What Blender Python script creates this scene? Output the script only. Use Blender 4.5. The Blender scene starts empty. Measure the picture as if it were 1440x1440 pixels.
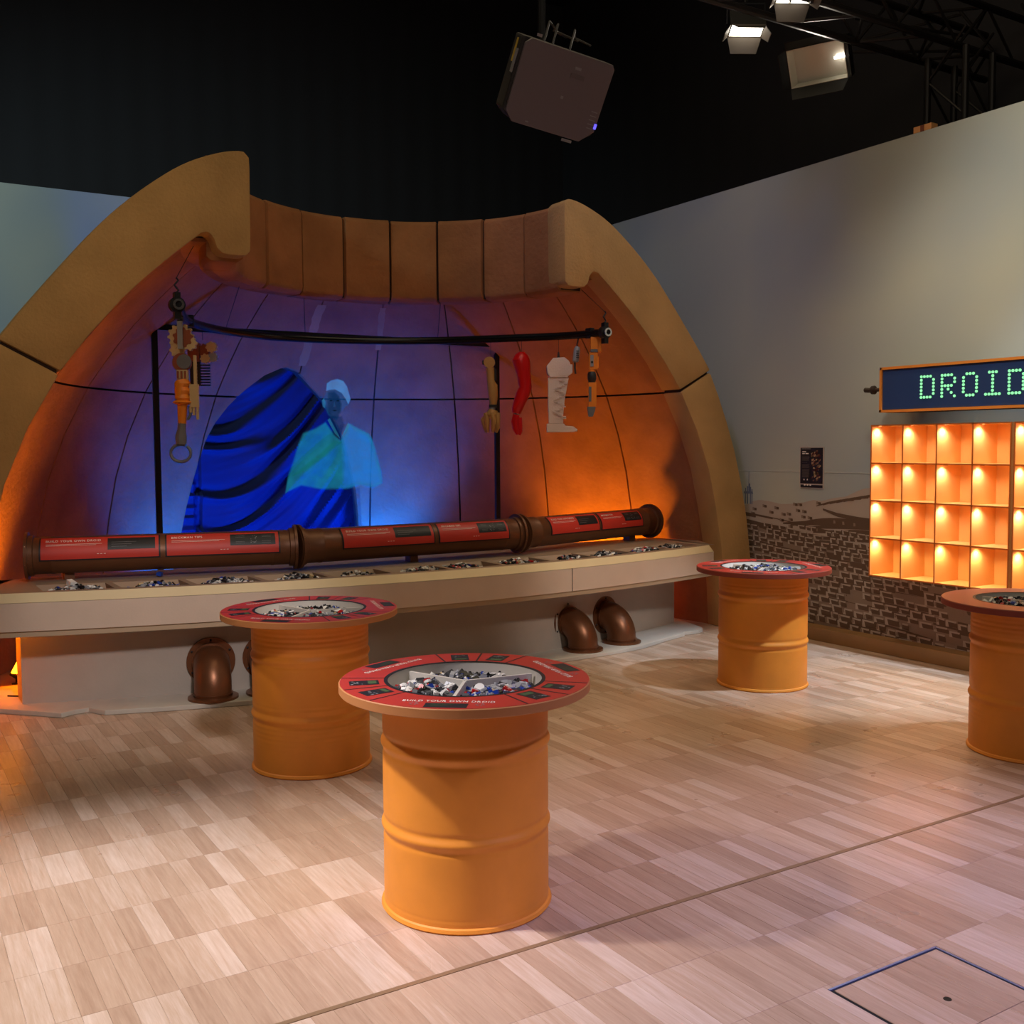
import bpy, bmesh, math, random
from math import sin, cos, pi, radians, hypot, atan2, sqrt
from mathutils import Vector, Matrix
rnd = random.Random(7)
scn = bpy.context.scene
COL = scn.collection

# ------------------------------------------------------------------ camera
cd = bpy.data.cameras.new('camera'); cam = bpy.data.objects.new('camera', cd); COL.objects.link(cam)
cd.sensor_width = 36; cd.lens = 36.6; cd.clip_start = .05; cd.clip_end = 60
f, pit, rol, a0 = 1464., .0638, -.0058, .5547
F = Vector((0, cos(pit), -sin(pit))); R = Vector((1, 0, 0)); U = R.cross(F)
R2 = R*cos(rol)+U*sin(rol); U2 = U*cos(rol)-R*sin(rol)
M = Matrix(((cos(a0), sin(a0), 0), (-sin(a0), cos(a0), 0), (0, 0, 1)))
F = M@F; R2 = M@R2; U2 = M@U2
m = Matrix((R2, U2, -F)).transposed().to_4x4(); m.translation = (0, 0, 1.585)
cam.matrix_world = m
scn.camera = cam
CR = Vector((.85, -.527, 0)).normalized()      # level direction to the right of the view
CN = Vector((-.527, -.85, 0)).normalized()     # level direction towards the viewer

# ------------------------------------------------------------------ world, exposure, lights
w = bpy.data.worlds.new('world'); scn.world = w; w.use_nodes = True
w.node_tree.nodes['Background'].inputs[0].default_value = (.62, .58, .62, 1)
w.node_tree.nodes['Background'].inputs[1].default_value = .0
scn.view_settings.view_transform = 'Standard'; scn.view_settings.look = 'None'
scn.view_settings.gamma = 1; scn.view_settings.use_curve_mapping = False
scn.view_settings.exposure = 0.0

def aim(o, t):
    o.rotation_euler = (Vector(t)-o.location).to_track_quat('-Z', 'Y').to_euler()
def spot(loc, tgt, col, e, size=60, blend=.6, r=.12):
    l = bpy.data.lights.new('spot_lamp', 'SPOT'); l.energy = e; l.color = col; l.spot_size = radians(size); l.spot_blend = blend; l.shadow_soft_size = r
    o = bpy.data.objects.new('spot_lamp', l); o.location = loc; aim(o, tgt); COL.objects.link(o); return o
def area(loc, tgt, col, e, sx, sy):
    l = bpy.data.lights.new('area_fill', 'AREA'); l.shape = 'RECTANGLE'; l.size = sx; l.size_y = sy; l.energy = e; l.color = col
    o = bpy.data.objects.new('area_fill', l); o.location = loc; aim(o, tgt); COL.objects.link(o); return o
# added soft fill from two unseen areas, overhead and above the viewer
area((3.0, 4.6, 7.3), (3.0, 4.3, 0), (1, .80, .50), 66, 4, 3)
area((.2, .2, 5.6), (2.6, 4.0, .3), (1, .88, .72), 42, 3, 3)
# stage spots hung above the floor
spot((-1.4, 4.0, 5.2), (.55, 3.3, 0), (.98, .93, 1.0), 1750, 36, .9, .12)      # pale pool, left
spot((-2.6, 5.0, 5.0), (1.8, 3.1, .6), (1, .88, .84), 560, 24, .8, .14)       # key on the near table
spot((-1.6, 6.0, 5.6), (1.9, 4.9, .6), (1, .88, .80), 300, 20, .8, .14)       # key on the second table
spot((4.2, -.8, 5.2), (3.0, 1.7, 0), (.60, .52, 1.0), 1250, 42, .9, .15)       # lavender pool, right foreground
spot((3.4, 7.2, 6.4), (3.5, 4.4, 0), (1, .68, .34), 340, 40, .9, .15)         # amber pool, middle
spot((6.1, 2.2, 5.4), (5.75, 4.9, 0), (.66, .80, 1.0), 1500, 30, .6, .10)     # cold pool by the right wall
spot((3.0, 2.6, 5.8), (6.6, 3.5, 2.7), (1.0, .98, .86), 470, 48, .9, .2)      # wash on the right wall
spot((2.0, 4.6, 6.0), (6.6, 7.6, 2.6), (.42, .48, 1.0), 170, 44, .9, .3)      # bluish wash near the corner
spot((-3.0, 6.6, 5.0), (.6, 9.9, 2.7), (.60, .92, .98), 520, 80, .9, .3)      # blue wash on the back wall
spot((-1.2, 3.4, 5.0), (1.0, 6.6, 2.6), (1, .78, .50), 110, 34, .9, .2)       # added warm spot to brighten the left rim
spot((2.4, 2.6, 6.6), (5.6, 6.6, 2.0), (1, .80, .54), 130, 28, .9, .2)        # added warm spot to brighten the right rim
spot((3.9, 1.6, 3.6), (4.9, 6.3, .45), (1, .86, .78), 380, 22, .9, .2)        # wash on counter, right
spot((1.0, 1.4, 3.6), (1.5, 6.4, .45), (1.0, .88, .88), 470, 26, .9, .2)      # wash on counter, left

# ------------------------------------------------------------------ materials
def lin(c): return tuple(((v/255)/12.92 if v/255 <= .04045 else ((v/255+.055)/1.055)**2.4) for v in c)
MATS = {}
def mat(name, col, rough=.6, metal=0., bump=0., bscale=40., var=0., vscale=6., emit=0., alpha=None, spec=.5):
    if name in MATS: return MATS[name]
    m = bpy.data.materials.new(name); m.use_nodes = True; MATS[name] = m
    nt = m.node_tree; b = nt.nodes['Principled BSDF']; c = (*lin(col), 1)
    b.inputs['Base Color'].default_value = c; b.inputs['Roughness'].default_value = rough; b.inputs['Metallic'].default_value = metal
    b.inputs['Specular IOR Level'].default_value = spec
    if var or bump:
        tc = nt.nodes.new('ShaderNodeTexCoord')
        geo = nt.nodes.new('ShaderNodeNewGeometry')
    if var:
        n = nt.nodes.new('ShaderNodeTexNoise'); n.inputs['Scale'].default_value = vscale; n.inputs['Detail'].default_value = 5
        nt.links.new(geo.outputs['Position'], n.inputs['Vector'])
        r = nt.nodes.new('ShaderNodeMapRange'); r.inputs[1].default_value = .3; r.inputs[2].default_value = .7
        r.inputs[3].default_value = 1-var; r.inputs[4].default_value = 1+var
        nt.links.new(n.outputs['Fac'], r.inputs[0])
        x = nt.nodes.new('ShaderNodeMix'); x.data_type = 'RGBA'; x.blend_type = 'MULTIPLY'; x.inputs[0].default_value = 1
        x.inputs[6].default_value = c; nt.links.new(r.outputs[0], x.inputs[7]); nt.links.new(x.outputs[2], b.inputs['Base Color'])
    if bump:
        n2 = nt.nodes.new('ShaderNodeTexNoise'); n2.inputs['Scale'].default_value = bscale; n2.inputs['Detail'].default_value = 6
        nt.links.new(geo.outputs['Position'], n2.inputs['Vector'])
        bp = nt.nodes.new('ShaderNodeBump'); bp.inputs['Strength'].default_value = bump; bp.inputs['Distance'].default_value = .02
        nt.links.new(n2.outputs['Fac'], bp.inputs['Height']); nt.links.new(bp.outputs[0], b.inputs['Normal'])
    if emit:
        b.inputs['Emission Color'].default_value = c; b.inputs['Emission Strength'].default_value = emit
    return m
def glow(name, col, e, a=1., soft=False):
    if name in MATS: return MATS[name]
    m = bpy.data.materials.new(name); m.use_nodes = True; MATS[name] = m; nt = m.node_tree
    nt.nodes.remove(nt.nodes['Principled BSDF']); out = nt.nodes['Material Output']
    em = nt.nodes.new('ShaderNodeEmission'); em.inputs[0].default_value = (*lin(col), 1); em.inputs[1].default_value = e
    if a < 1:
        tr = nt.nodes.new('ShaderNodeBsdfTransparent'); mx = nt.nodes.new('ShaderNodeMixShader')
        no = nt.nodes.new('ShaderNodeTexNoise'); no.inputs['Scale'].default_value = 7; no.inputs['Detail'].default_value = 4
        geo = nt.nodes.new('ShaderNodeNewGeometry'); nt.links.new(geo.outputs['Position'], no.inputs['Vector'])
        mr = nt.nodes.new('ShaderNodeMapRange'); mr.inputs[1].default_value = .3; mr.inputs[2].default_value = .7
        mr.inputs[3].default_value = a*.7; mr.inputs[4].default_value = min(1, a*1.3); nt.links.new(no.outputs['Fac'], mr.inputs[0])
        if soft:
            at = nt.nodes.new('ShaderNodeAttribute'); at.attribute_name = 'fade'; mu_ = nt.nodes.new('ShaderNodeMath'); mu_.operation = 'MULTIPLY'
            nt.links.new(mr.outputs[0], mu_.inputs[0]); nt.links.new(at.outputs['Fac'], mu_.inputs[1]); nt.links.new(mu_.outputs[0], mx.inputs[0])
        else: nt.links.new(mr.outputs[0], mx.inputs[0])
        nt.links.new(tr.outputs[0], mx.inputs[1]); nt.links.new(em.outputs[0], mx.inputs[2])
        nt.links.new(mx.outputs[0], out.inputs[0])
    else: nt.links.new(em.outputs[0], out.inputs[0])
    return m
plaster = mat('sandy_plaster', (160, 108, 68), .85, bump=.4, bscale=30, var=.16, vscale=3.5, spec=.2)
plaster2 = mat('rim_plaster', (178, 140, 88), .85, bump=.3, bscale=45, var=.14, vscale=2.5, spec=.2)
darkjoint = mat('joint_filler', (52, 34, 24), .95)
blk = mat('black_metal', (22, 21, 22), .45, .3)
blkp = mat('black_paint', (14, 14, 15), .8)
cream = mat('cream_paint', (212, 192, 172), .55, bump=.05, bscale=80, var=.03)
greyp = mat('pale_grey_paint', (178, 168, 156), .6, bump=.05, bscale=60, var=.04)
topg = mat('taupe_counter_top', (150, 128, 106), .6, var=.05)
bronze = mat('bronze_paint', (122, 78, 50), .36, .55, bump=.04, bscale=120, var=.08, vscale=8)
bronze2 = mat('brown_pipe_paint', (112, 72, 46), .42, .35, bump=.04, bscale=120, var=.06, vscale=8)
orange = mat('orange_drum_paint', (234, 147, 48), .5, bump=.03, bscale=90, var=.04, vscale=9)
redp = mat('red_panel_print', (196, 52, 38), .5, var=.04)
redt = mat('red_table_print', (176, 50, 38), .45, var=.04)
redg = mat('red_laminate_glare', (160, 72, 58), .4, var=.04)  # pinkish glare on the plain red top put into its colour
darkp = mat('dark_print', (26, 26, 30), .5)
edget = mat('tan_lit_table_edge', (188, 124, 72), .6)  # same edge board on all tables; differing light put into two tones
edger = mat('red_lit_table_edge', (128, 52, 36), .6)  # the edge board again, tinted for the light on the right-hand tables
whitep = mat('white_print', (240, 232, 222), .6)
palep = mat('pale_print', (196, 120, 104), .6)
greenp = mat('green_print', (62, 84, 50), .6)
greyl = mat('grey_print', (130, 128, 130), .6)
binw = mat('white_bin_plastic', (208, 202, 192), .5)
shelfo = mat('orange_shelf_board', (250, 194, 124), .55, var=.02)
shelfe = mat('deep_orange_edge', (196, 104, 34), .6)
navy = mat('navy_sign_face', (44, 66, 112), .35)
led = glow('green_led', (150, 245, 175), 1.15)
lampw = glow('warm_lamp', (255, 236, 200), 30)
lampf = glow('flood_lens', (255, 246, 232), 12)
lampo = glow('orange_lens', (255, 120, 10), 25)
lampb = glow('blue_lens', (20, 70, 255), 20)
wood = mat('wood_curb', (150, 110, 66), .45, var=.08)
fabric = mat('blue_stage_drape', (26, 34, 74), .7, bump=.03, bscale=200, spec=.2)

# ------------------------------------------------------------------ mesh builder
class MB:
    def __init__(s): s.v = []; s.f = []; s.mi = []; s.m = 0
    def add(s, vs, fs):
        n = len(s.v); s.v += [Vector(p) for p in vs]; s.f += [[n+i for i in q] for q in fs]; s.mi += [s.m]*len(fs); return s
    def box(s, x0, y0, z0, x1, y1, z1):
        return s.obox(Vector(((x0+x1)/2, (y0+y1)/2, (z0+z1)/2)), Vector(((x1-x0)/2, 0, 0)), Vector((0, (y1-y0)/2, 0)), Vector((0, 0, (z1-z0)/2)))
    def obox(s, c, a, b, d):
        c = Vector(c); vs = [c+a*i+b*j+d*k for i in (-1, 1) for j in (-1, 1) for k in (-1, 1)]
        return s.add(vs, [(0, 1, 3, 2), (4, 6, 7, 5), (0, 4, 5, 1), (2, 3, 7, 6), (0, 2, 6, 4), (1, 5, 7, 3)])
    def tube(s, pts, r, n=12, caps=True, up=None):
        pts = [Vector(p) for p in pts]; N = len(pts)
        rs = r if isinstance(r, (list, tuple)) else [r]*N
        t0 = (pts[1]-pts[0]).normalized(); a = Vector((0, 0, 1)) if abs(t0.z) < .9 else Vector((1, 0, 0))
        u = t0.cross(a).normalized(); vs = []
        for i, p in enumerate(pts):
            t = ((pts[i]-pts[i-1]).normalized() if i else t0)+((pts[i+1]-pts[i]).normalized() if i < N-1 else Vector())
            t.normalize(); u = (u-t*u.dot(t)).normalized(); w_ = t.cross(u)
            for k in range(n):
                q = 2*pi*k/n; vs.append(p+(u*cos(q)+w_*sin(q))*rs[i])
        fs = [(i*n+k, i*n+(k+1) % n, (i+1)*n+(k+1) % n, (i+1)*n+k) for i in range(N-1) for k in range(n)]
        if caps: fs += [tuple(reversed(range(n))), tuple(range((N-1)*n, N*n))]
        return s.add(vs, fs)
    def lathe(s, prof, c=(0, 0, 0), n=48, closed=False, t0=0, t1=2*pi, endcaps=False, ax=None):
        # prof: (r, z) list; closed joins last to first; axis z through c
        c = Vector(c); full = abs(t1-t0-2*pi) < 1e-6; m_ = n if full else n+1; P = len(prof); vs = []
        for k in range(m_):
            q = t0+(t1-t0)*k/n
            for (r, z) in prof: vs.append(c+Vector((r*cos(q), r*sin(q), z)))
        fs = []
        for k in range(n):
            a = k*P; b = ((k+1) % m_)*P
            for i in range(P if closed else P-1):
                j = (i+1) % P; fs.append((a+i, b+i, b+j, a+j))
        if endcaps and not full: fs += [tuple(range(P)), tuple(reversed(range(n*P, n*P+P)))]
        return s.add(vs, fs)
    def prism(s, pts, d):
        # pts: 3D polygon, extruded by vector d
        pts = [Vector(p) for p in pts]; d = Vector(d); n = len(pts)
        return s.add(pts+[p+d for p in pts], [tuple(reversed(range(n))), tuple(range(n, 2*n))]+[(i, (i+1) % n, n+(i+1) % n, n+i) for i in range(n)])
    def ball(s, c, r, n=10, sc=(1, 1, 1)):
        c = Vector(c); vs = []; h = max(4, n//2)
        for i in range(h+1):
            for k in range(n):
                p = pi*i/h; q = 2*pi*k/n; vs.append(c+Vector((r*sc[0]*sin(p)*cos(q), r*sc[1]*sin(p)*sin(q), r*sc[2]*cos(p))))
        return s.add(vs, [(i*n+k, (i+1)*n+k, (i+1)*n+(k+1) % n, i*n+(k+1) % n) for i in range(h) for k in range(n)])
    def build(s, name, mt, parent=None, smooth=False, bevel=0, origin=None, weld=True):
        me = bpy.data.meshes.new(name)
        o0 = Vector(origin) if origin is not None else (parent['_o'] if parent else Vector())
        o0 = Vector(o0)
        me.from_pydata([v-o0 for v in s.v], [], s.f)
        mts = mt if isinstance(mt, (list, tuple)) else [mt]
        for x in mts: me.materials.append(x)
        if len(mts) > 1: me.polygons.foreach_set('material_index', s.mi)
        bm = bmesh.new(); bm.from_mesh(me)
        if weld: bmesh.ops.remove_doubles(bm, verts=bm.verts, dist=1e-5)
        bmesh.ops.recalc_face_normals(bm, faces=bm.faces)
        if bevel: bmesh.ops.bevel(bm, geom=[e for e in bm.edges if len(e.link_faces) == 2 and e.calc_face_angle(0) > .5], offset=bevel, segments=2, affect='EDGES', profile=.6, clamp_overlap=True)
        bm.to_mesh(me); bm.free()
        if smooth:
            me.polygons.foreach_set('use_smooth', [True]*len(me.polygons))
            try: me.set_sharp_from_angle(angle=radians(35))
            except Exception: pass
        o = bpy.data.objects.new(name, me); COL.objects.link(o)
        if parent: o.parent = parent
        if origin is not None:
            o.location = o0 - (Vector(parent['_o']) if parent else Vector())
        o['_o'] = list(o0)
        return o
def thing(name, label, cat, loc, group=None):
    o = bpy.data.objects.new(name, None); COL.objects.link(o); o.location = loc; o['_o'] = list(loc); o.empty_display_size = .1
    o['label'] = label; o['category'] = cat
    if group: o['group'] = group
    return o
def tag(o, label, cat, group=None, kind=None):
    if label: o['label'] = label
    if cat: o['category'] = cat
    if group: o['group'] = group
    if kind: o['kind'] = kind
    return o
def structure(o): o['kind'] = 'structure'; return o
FONT = {}
def text_mesh(t, size, bold=True):
    # letters as flat outlines in local x,y (baseline y=0, x centred on 0); returns verts, faces, width
    if (t) in FONT: vs, fs, wd = FONT[t]
    else:
        cu = bpy.data.curves.new('t', 'FONT'); cu.body = t; cu.size = 1; cu.resolution_u = 2; cu.offset = .006; cu.space_character = 1.15
        o = bpy.data.objects.new('t', cu); COL.objects.link(o)
        me = bpy.data.meshes.new_from_object(o); vs = [v.co.copy() for v in me.vertices]; fs = [list(p.vertices) for p in me.polygons]
        bpy.data.objects.remove(o); bpy.data.curves.remove(cu); bpy.data.meshes.remove(me)
        x0 = min(v.x for v in vs); x1 = max(v.x for v in vs); h = max(v.y for v in vs)
        vs = [Vector(((v.x-(x0+x1)/2)/h, v.y/h, 0)) for v in vs]; wd = (x1-x0)/h; FONT[t] = (vs, fs, wd)
    return vs, fs, wd
def put_text(mb, t, height, width, fn):
    vs, fs, wd = text_mesh(t, height); mb.add([fn(v.x*width/wd, v.y*height) for v in vs], fs)

# ------------------------------------------------------------------ the room
def wall(name, pts, d, mt):
    return structure(MB().prism(pts, d).build(name, mt))
black = mat('black_drape', (60, 58, 61), .95, bump=.1, bscale=3, spec=.1)
def black_drape(name, x0, y0, x1, y1, n, zt=7.5):
    g = MB(); P = []
    for i in range(n+1):
        t = i/n; q = .006*sin(i*pi*.5)
        dx, dy = x1-x0, y1-y0; L = hypot(dx, dy); P.append((x0+dx*t-dy/L*q, y0+dy*t+dx/L*q))
    g.add([(x, y, z) for z in (0, zt) for x, y in P]+[(x+.06*(y0 != y1), y+.06*(x0 != x1), z) for z in (0, zt) for x, y in P],
          [(i, i+1, n+2+i, n+1+i) for i in range(n)]+[(2*n+2+i, 2*n+3+i, 3*n+4+i, 3*n+3+i) for i in range(n)])
    return structure(g.build(name, black, smooth=True, weld=False))
structure(MB().box(-5, -5, 7.5, 8.4, 12.2, 7.6).build('ceiling', black))
black_drape('wall_back_black', -5, 11.95, 8.3, 11.95, 160)
black_drape('wall_right_black', 8.25, -5, 8.25, 12, 160)
black_drape('wall_left_black', -4.95, -5, -4.95, 12, 120)
black_drape('wall_front_black', -5, -4.95, 8.3, -4.95, 120)
skyp = bpy.data.materials.new('printed_sky'); skyp.use_nodes = True
def sky_print(m):
    nt = m.node_tree; b = nt.nodes['Principled BSDF']; b.inputs['Roughness'].default_value = .8; b.inputs['Specular IOR Level'].default_value = .2
    g = nt.nodes.new('ShaderNodeNewGeometry'); n = nt.nodes.new('ShaderNodeTexNoise'); n.inputs['Scale'].default_value = .5; n.inputs['Detail'].default_value = 2
    nt.links.new(g.outputs['Position'], n.inputs['Vector'])
    cr = nt.nodes.new('ShaderNodeValToRGB'); cr.color_ramp.elements[0].color = (*lin((148, 158, 170)), 1); cr.color_ramp.elements[1].color = (*lin((186, 186, 170)), 1)
    cr.color_ramp.elements[0].position = .35; cr.color_ramp.elements[1].position = .65
    nt.links.new(n.outputs['Fac'], cr.inputs[0]); nt.links.new(cr.outputs[0], b.inputs['Base Color'])
sky_print(skyp)
WX, WY, WH = 6.6, 9.93, 3.84
wr = structure(MB().box(WX, -1.0, 0, WX+.08, WY+.08, WH).build('wall_right', skyp))
wb = structure(MB().box(-4.5, WY, 0, WX, WY+.08, WH).build('wall_back', skyp))
structure(MB().box(6.46, -1.0, 0, WX, 6.25, .105).build('baseboard_right', wood, bevel=.004))
MB().box(WX-.003, -1, 1.352, WX, 6.9, 1.357).build('seam', mat('seam_line', (196, 196, 188), .8), wr)

# printed landscape on the right wall: flat print, thin pieces of colour
def mural():
    D = mat('mural_dark', (98, 74, 56), .8); L = mat('mural_light', (178, 160, 146), .8); M_ = mat('mural_mid', (140, 118, 102), .8); B = mat('mural_blue', (108, 116, 136), .8)
    r = random.Random(3)
    g = [MB() for _ in range(4)]
    def poly(k, pts, lay):
        poly.c += 1; lay = lay+(poly.c % 5)*.11 if lay > 2.9 else lay; g[k].prism([(WX-.0012-.0005*lay, y, z) for y, z in pts], (.0008, 0, 0))
    poly.c = 0
    ridge = [(7.2, 1.0), (6.9, 1.03), (6.72, 1.05), (6.64, 1.085), (6.56, 1.10), (6.46, 1.095), (6.30, 1.075), (6.15, 1.085), (6.05, 1.10), (5.95, 1.125), (5.86, 1.12), (5.74, 1.15), (5.62, 1.165), (5.5, 1.215), (5.44, 1.235), (5.30, 1.25), (5.0, 1.33), (4.6, 1.30), (4.2, 1.36), (3.5, 1.30), (2.5, 1.36), (1.5, 1.25), (0, 1.3), (-.9, 1.28)]
    poly(1, ridge+[(-.9, .0), (7.2, .0)], 0)
    for i in range(40):
        a, c = 7.1-.2*i, 6.9-.2*i
        h0, h1 = [max(.05, .90-.075*min(max(6.9-q, 0), 2.2)+.02*sin(q*2.3)) for q in (a, c)]; poly(2, [(a, h0), (c, h1), (c, .0), (a, .0)], .6)
        if c < -.9: break
    # valleys and ridges
    def strip(k, pts, w0, lay):
        strip.n += .13; lay = 1.2+strip.n
        ws = [w0*(.15+.85*sin(pi*(i+.5)/len(pts))) for i in range(len(pts))]
        for i in range(len(pts)-1):
            (a, b), (c, d) = pts[i], pts[i+1]; poly(k, [(a, b), (c, d), (c, d-ws[i+1]), (a, b-ws[i])], lay)
    strip.n = 0
    strip(0, [(6.9, .93), (6.7, .925), (6.5, .90), (6.3, .86), (6.1, .82), (5.9, .80), (5.7, .79), (5.5, .79)], .06, 2)
    for i, (ya, za, yb, zb, cw) in enumerate([(6.28, .92, 5.0, .96, .05), (6.1, .89, 4.9, .93, .035), (5.95, .865, 4.9, .885, .04), (6.2, .905, 5.5, .985, .04), (5.9, .82, 4.8, .84, .05)]):
        strip(0, [(ya+(yb-ya)*t/10, za+(zb-za)*t/10+.035*sin(pi*t/10)) for t in range(11)], cw, 2)
    for i in range(7):
        y = 5.92-.07*i; z = 1.08+.012*i
        strip(0, [(y, z), (y-.12, z+.035), (y-.25, z+.06), (y-.38, z+.062)], .016, 2)
    strip(0, [(5.85, 1.06), (5.7, 1.03), (5.5, 1.01), (5.3, 1.0), (5.1, 1.0)], .035, 2)
    for (y, z) in [(6.62, 1.03), (6.64, .99), (6.5, 1.06), (6.42, 1.01), (6.36, 1.05), (6.28, 1.0), (6.3, .95), (6.2, .96), (6.12, 1.04), (6.05, 1.035), (6.06, .99), (5.99, .985), (6.4, .90), (6.45, .885), (6.22, 1.005), (5.72, .965), (5.63, .96), (5.52, .955), (6.2, .90), (6.15, 1.09), (6.1, 1.09), (5.9, 1.11)]:
        poly(0, [(y, z), (y-.028, z-.002), (y-.03, z-.022), (y-.004, z-.024)], 3)
        poly(2, [(y+.02, z+.004), (y+.002, z+.004), (y-.002, z-.02), (y+.018, z-.022)], 3)
    # rows of little block houses: pale outline, dark front
    def yz(y, z): return max(.003, z-.075*min(max(6.9-y, 0), 2.2)+.02*sin(y*2.3+z*5))
    z = .98; row = 0
    while z > .03:
        s = .80+.55*(.98-z)
        if row % 3 != 1:
            for i in range(40):
                a, c = 7.0-.2*i, 7.0-.2*(i+1)
                if c < -.9: break
                t0, t1 = yz(a, z), yz(c, z); h_ = .030*s*(.8+.5*sin(i*1.7+row))
                if min(t0, t1) > .02 and r.random() < .85: poly(0, [(a, t0), (c, t1), (c, t1-h_), (a, t0-h_)], 3.0)
        y = 7.0+r.random()*.1
        while y > -.8:
            w_ = .068*s*(.7+.7*r.random()); h_ = .028*s*(.8+.5*r.random()); zz = yz(y, z)+r.uniform(-.008, .008)
            q = r.random()
            if zz > .012 and zz < .88:
                if q < .04:
                    w_ *= 2.6; h_ *= 1.5; poly(r.choice([0, 2, 2]), [(y, zz+h_), (y-w_, zz+h_*.8), (y-w_*1.1, zz-.012), (y-w_*.1, zz-.002)], 4)
                elif q < .93:
                    poly(1, [(y+.016*s, zz+h_+.010*s), (y-w_*.9, zz+h_+.008*s), (y-w_*.8, zz+h_*.5), (y-w_*.1, zz-.003), (y+.015*s, zz-.003)], 5)
                    poly(0, [(y, zz+h_), (y-w_, zz+h_*.82), (y-w_*1.06, zz-.004), (y-w_*.12, zz)], 6)
                    if r.random() < .5: poly(2, [(y-w_*1.1, zz+h_*.9), (y-w_*1.1-.014*s, zz+h_*.9), (y-w_*1.1-.014*s, zz+.002), (y-w_*1.1, zz)], 7)
            y -= w_+.022*s*(.6+.8*r.random())
        z -= .050*s; row += 1
    # distant tower
    for (y, w_, z0, z1) in [(6.735, .012, 1.06, 1.2), (6.71, .014, 1.06, 1.215), (6.675, .014, 1.06, 1.21), (6.655, .012, 1.06, 1.19), (6.692, .02, 1.15, 1.24), (6.692, .006, 1.2, 1.345)]:
        poly(3, [(y, z0), (y-w_, z0), (y-w_, z1), (y, z1)], 1)
    poly(3, [(6.75, 1.15), (6.635, 1.15), (6.64, 1.17), (6.745, 1.17)], 2)
    mb = MB()
    for i, q in enumerate(g): mb.m = i; mb.add(q.v, q.f)
    return mb.build('landscape_print', [D, L, M_, B], wr, weld=False)
mu = mural(); mu['kind'] = 'stuff'; mu['label'] = 'printed brown hillside town at the foot of the pale wall'

# floor
def floor_mat():
    m = bpy.data.materials.new('oak_floor'); m.use_nodes = True; nt = m.node_tree; b = nt.nodes['Principled BSDF']
    at = nt.nodes.new('ShaderNodeAttribute'); at.attribute_name = 'tone'
    g = nt.nodes.new('ShaderNodeNewGeometry'); mp = nt.nodes.new('ShaderNodeMapping'); mp.inputs['Scale'].default_value = (75, 5, 5)
    nt.links.new(g.outputs['Position'], mp.inputs['Vector'])
    va = nt.nodes.new('ShaderNodeVectorMath'); va.operation = 'ADD'; nt.links.new(mp.outputs[0], va.inputs[0])
    sc = nt.nodes.new('ShaderNodeVectorMath'); sc.operation = 'SCALE'; sc.inputs['Scale'].default_value = 37; nt.links.new(at.outputs['Color'], sc.inputs[0]); nt.links.new(sc.outputs[0], va.inputs[1])
    n = nt.nodes.new('ShaderNodeTexNoise'); n.inputs['Scale'].default_value = 1; n.inputs['Detail'].default_value = 6; n.inputs['Roughness'].default_value = .65; nt.links.new(va.outputs[0], n.inputs['Vector'])
    cr = nt.nodes.new('ShaderNodeValToRGB'); e = cr.color_ramp.elements
    e[0].position = 0; e[0].color = (*lin((158, 126, 102)), 1); e[1].position = 1; e[1].color = (*lin((218, 196, 178)), 1)
    x = e.new(.5); x.color = (*lin((188, 159, 134)), 1)
    ad = nt.nodes.new('ShaderNodeMath'); ad.operation = 'MULTIPLY_ADD'; nt.links.new(n.outputs['Fac'], ad.inputs[0]); ad.inputs[1].default_value = 1.0
    s2 = nt.nodes.new('ShaderNodeSeparateColor'); nt.links.new(at.outputs['Color'], s2.inputs[0])
    mr = nt.nodes.new('ShaderNodeMapRange'); mr.inputs[3].default_value = -.27; mr.inputs[4].default_value = .27; nt.links.new(s2.outputs[0], mr.inputs[0]); nt.links.new(mr.outputs[0], ad.inputs[2])
    nt.links.new(ad.outputs[0], cr.inputs[0]); nt.links.new(cr.outputs[0], b.inputs['Base Color'])
    n3 = nt.nodes.new('ShaderNodeTexNoise'); n3.inputs['Scale'].default_value = 3; n3.inputs['Detail'].default_value = 4; nt.links.new(g.outputs['Position'], n3.inputs['Vector'])
    m3 = nt.nodes.new('ShaderNodeMapRange'); m3.inputs[3].default_value = .22; m3.inputs[4].default_value = .38; nt.links.new(n3.outputs['Fac'], m3.inputs[0]); nt.links.new(m3.outputs[0], b.inputs['Roughness'])
    bp = nt.nodes.new('ShaderNodeBump'); bp.inputs['Strength'].default_value = .06; bp.inputs['Distance'].default_value = .01; nt.links.new(n.outputs['Fac'], bp.inputs['Height']); nt.links.new(bp.outputs[0], b.inputs['Normal'])
    return m
oak = floor_mat()
oakb = mat('floor_bed', (150, 116, 92), .5, var=.1, vscale=4)
fl = structure(MB().box(-5, -5, -.05, 8.4, 12.2, -.0035).build('floor', oakb))
SW, SL = .0675, .3255
def set_tone(me, t):
    ca = me.color_attributes.new('tone', 'FLOAT_COLOR', 'CORNER'); n = len(me.loops); ca.data.foreach_set('color', [c for _ in range(n) for c in (t, t*.37 % 1, t*.71 % 1, 1)] if not isinstance(t, list) else t)
def strip_geo(x0, y0, x1, y1, h=0.0, bv=.0007):
    vs = [(x0, y0, -.0035), (x1, y0, -.0035), (x1, y1, -.0035), (x0, y1, -.0035), (x0, y0, h-.001), (x1, y0, h-.001), (x1, y1, h-.001), (x0, y1, h-.001),
          (x0+bv, y0+bv, h), (x1-bv, y0+bv, h), (x1-bv, y1-bv, h), (x0+bv, y1-bv, h)]
    fs = [(8, 9, 10, 11)]+[(4+i, 4+(i+1) % 4, 8+(i+1) % 4, 8+i) for i in range(4)]+[(i, (i+1) % 4, 4+(i+1) % 4, 4+i) for i in range(4)]
    return vs, fs
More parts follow.
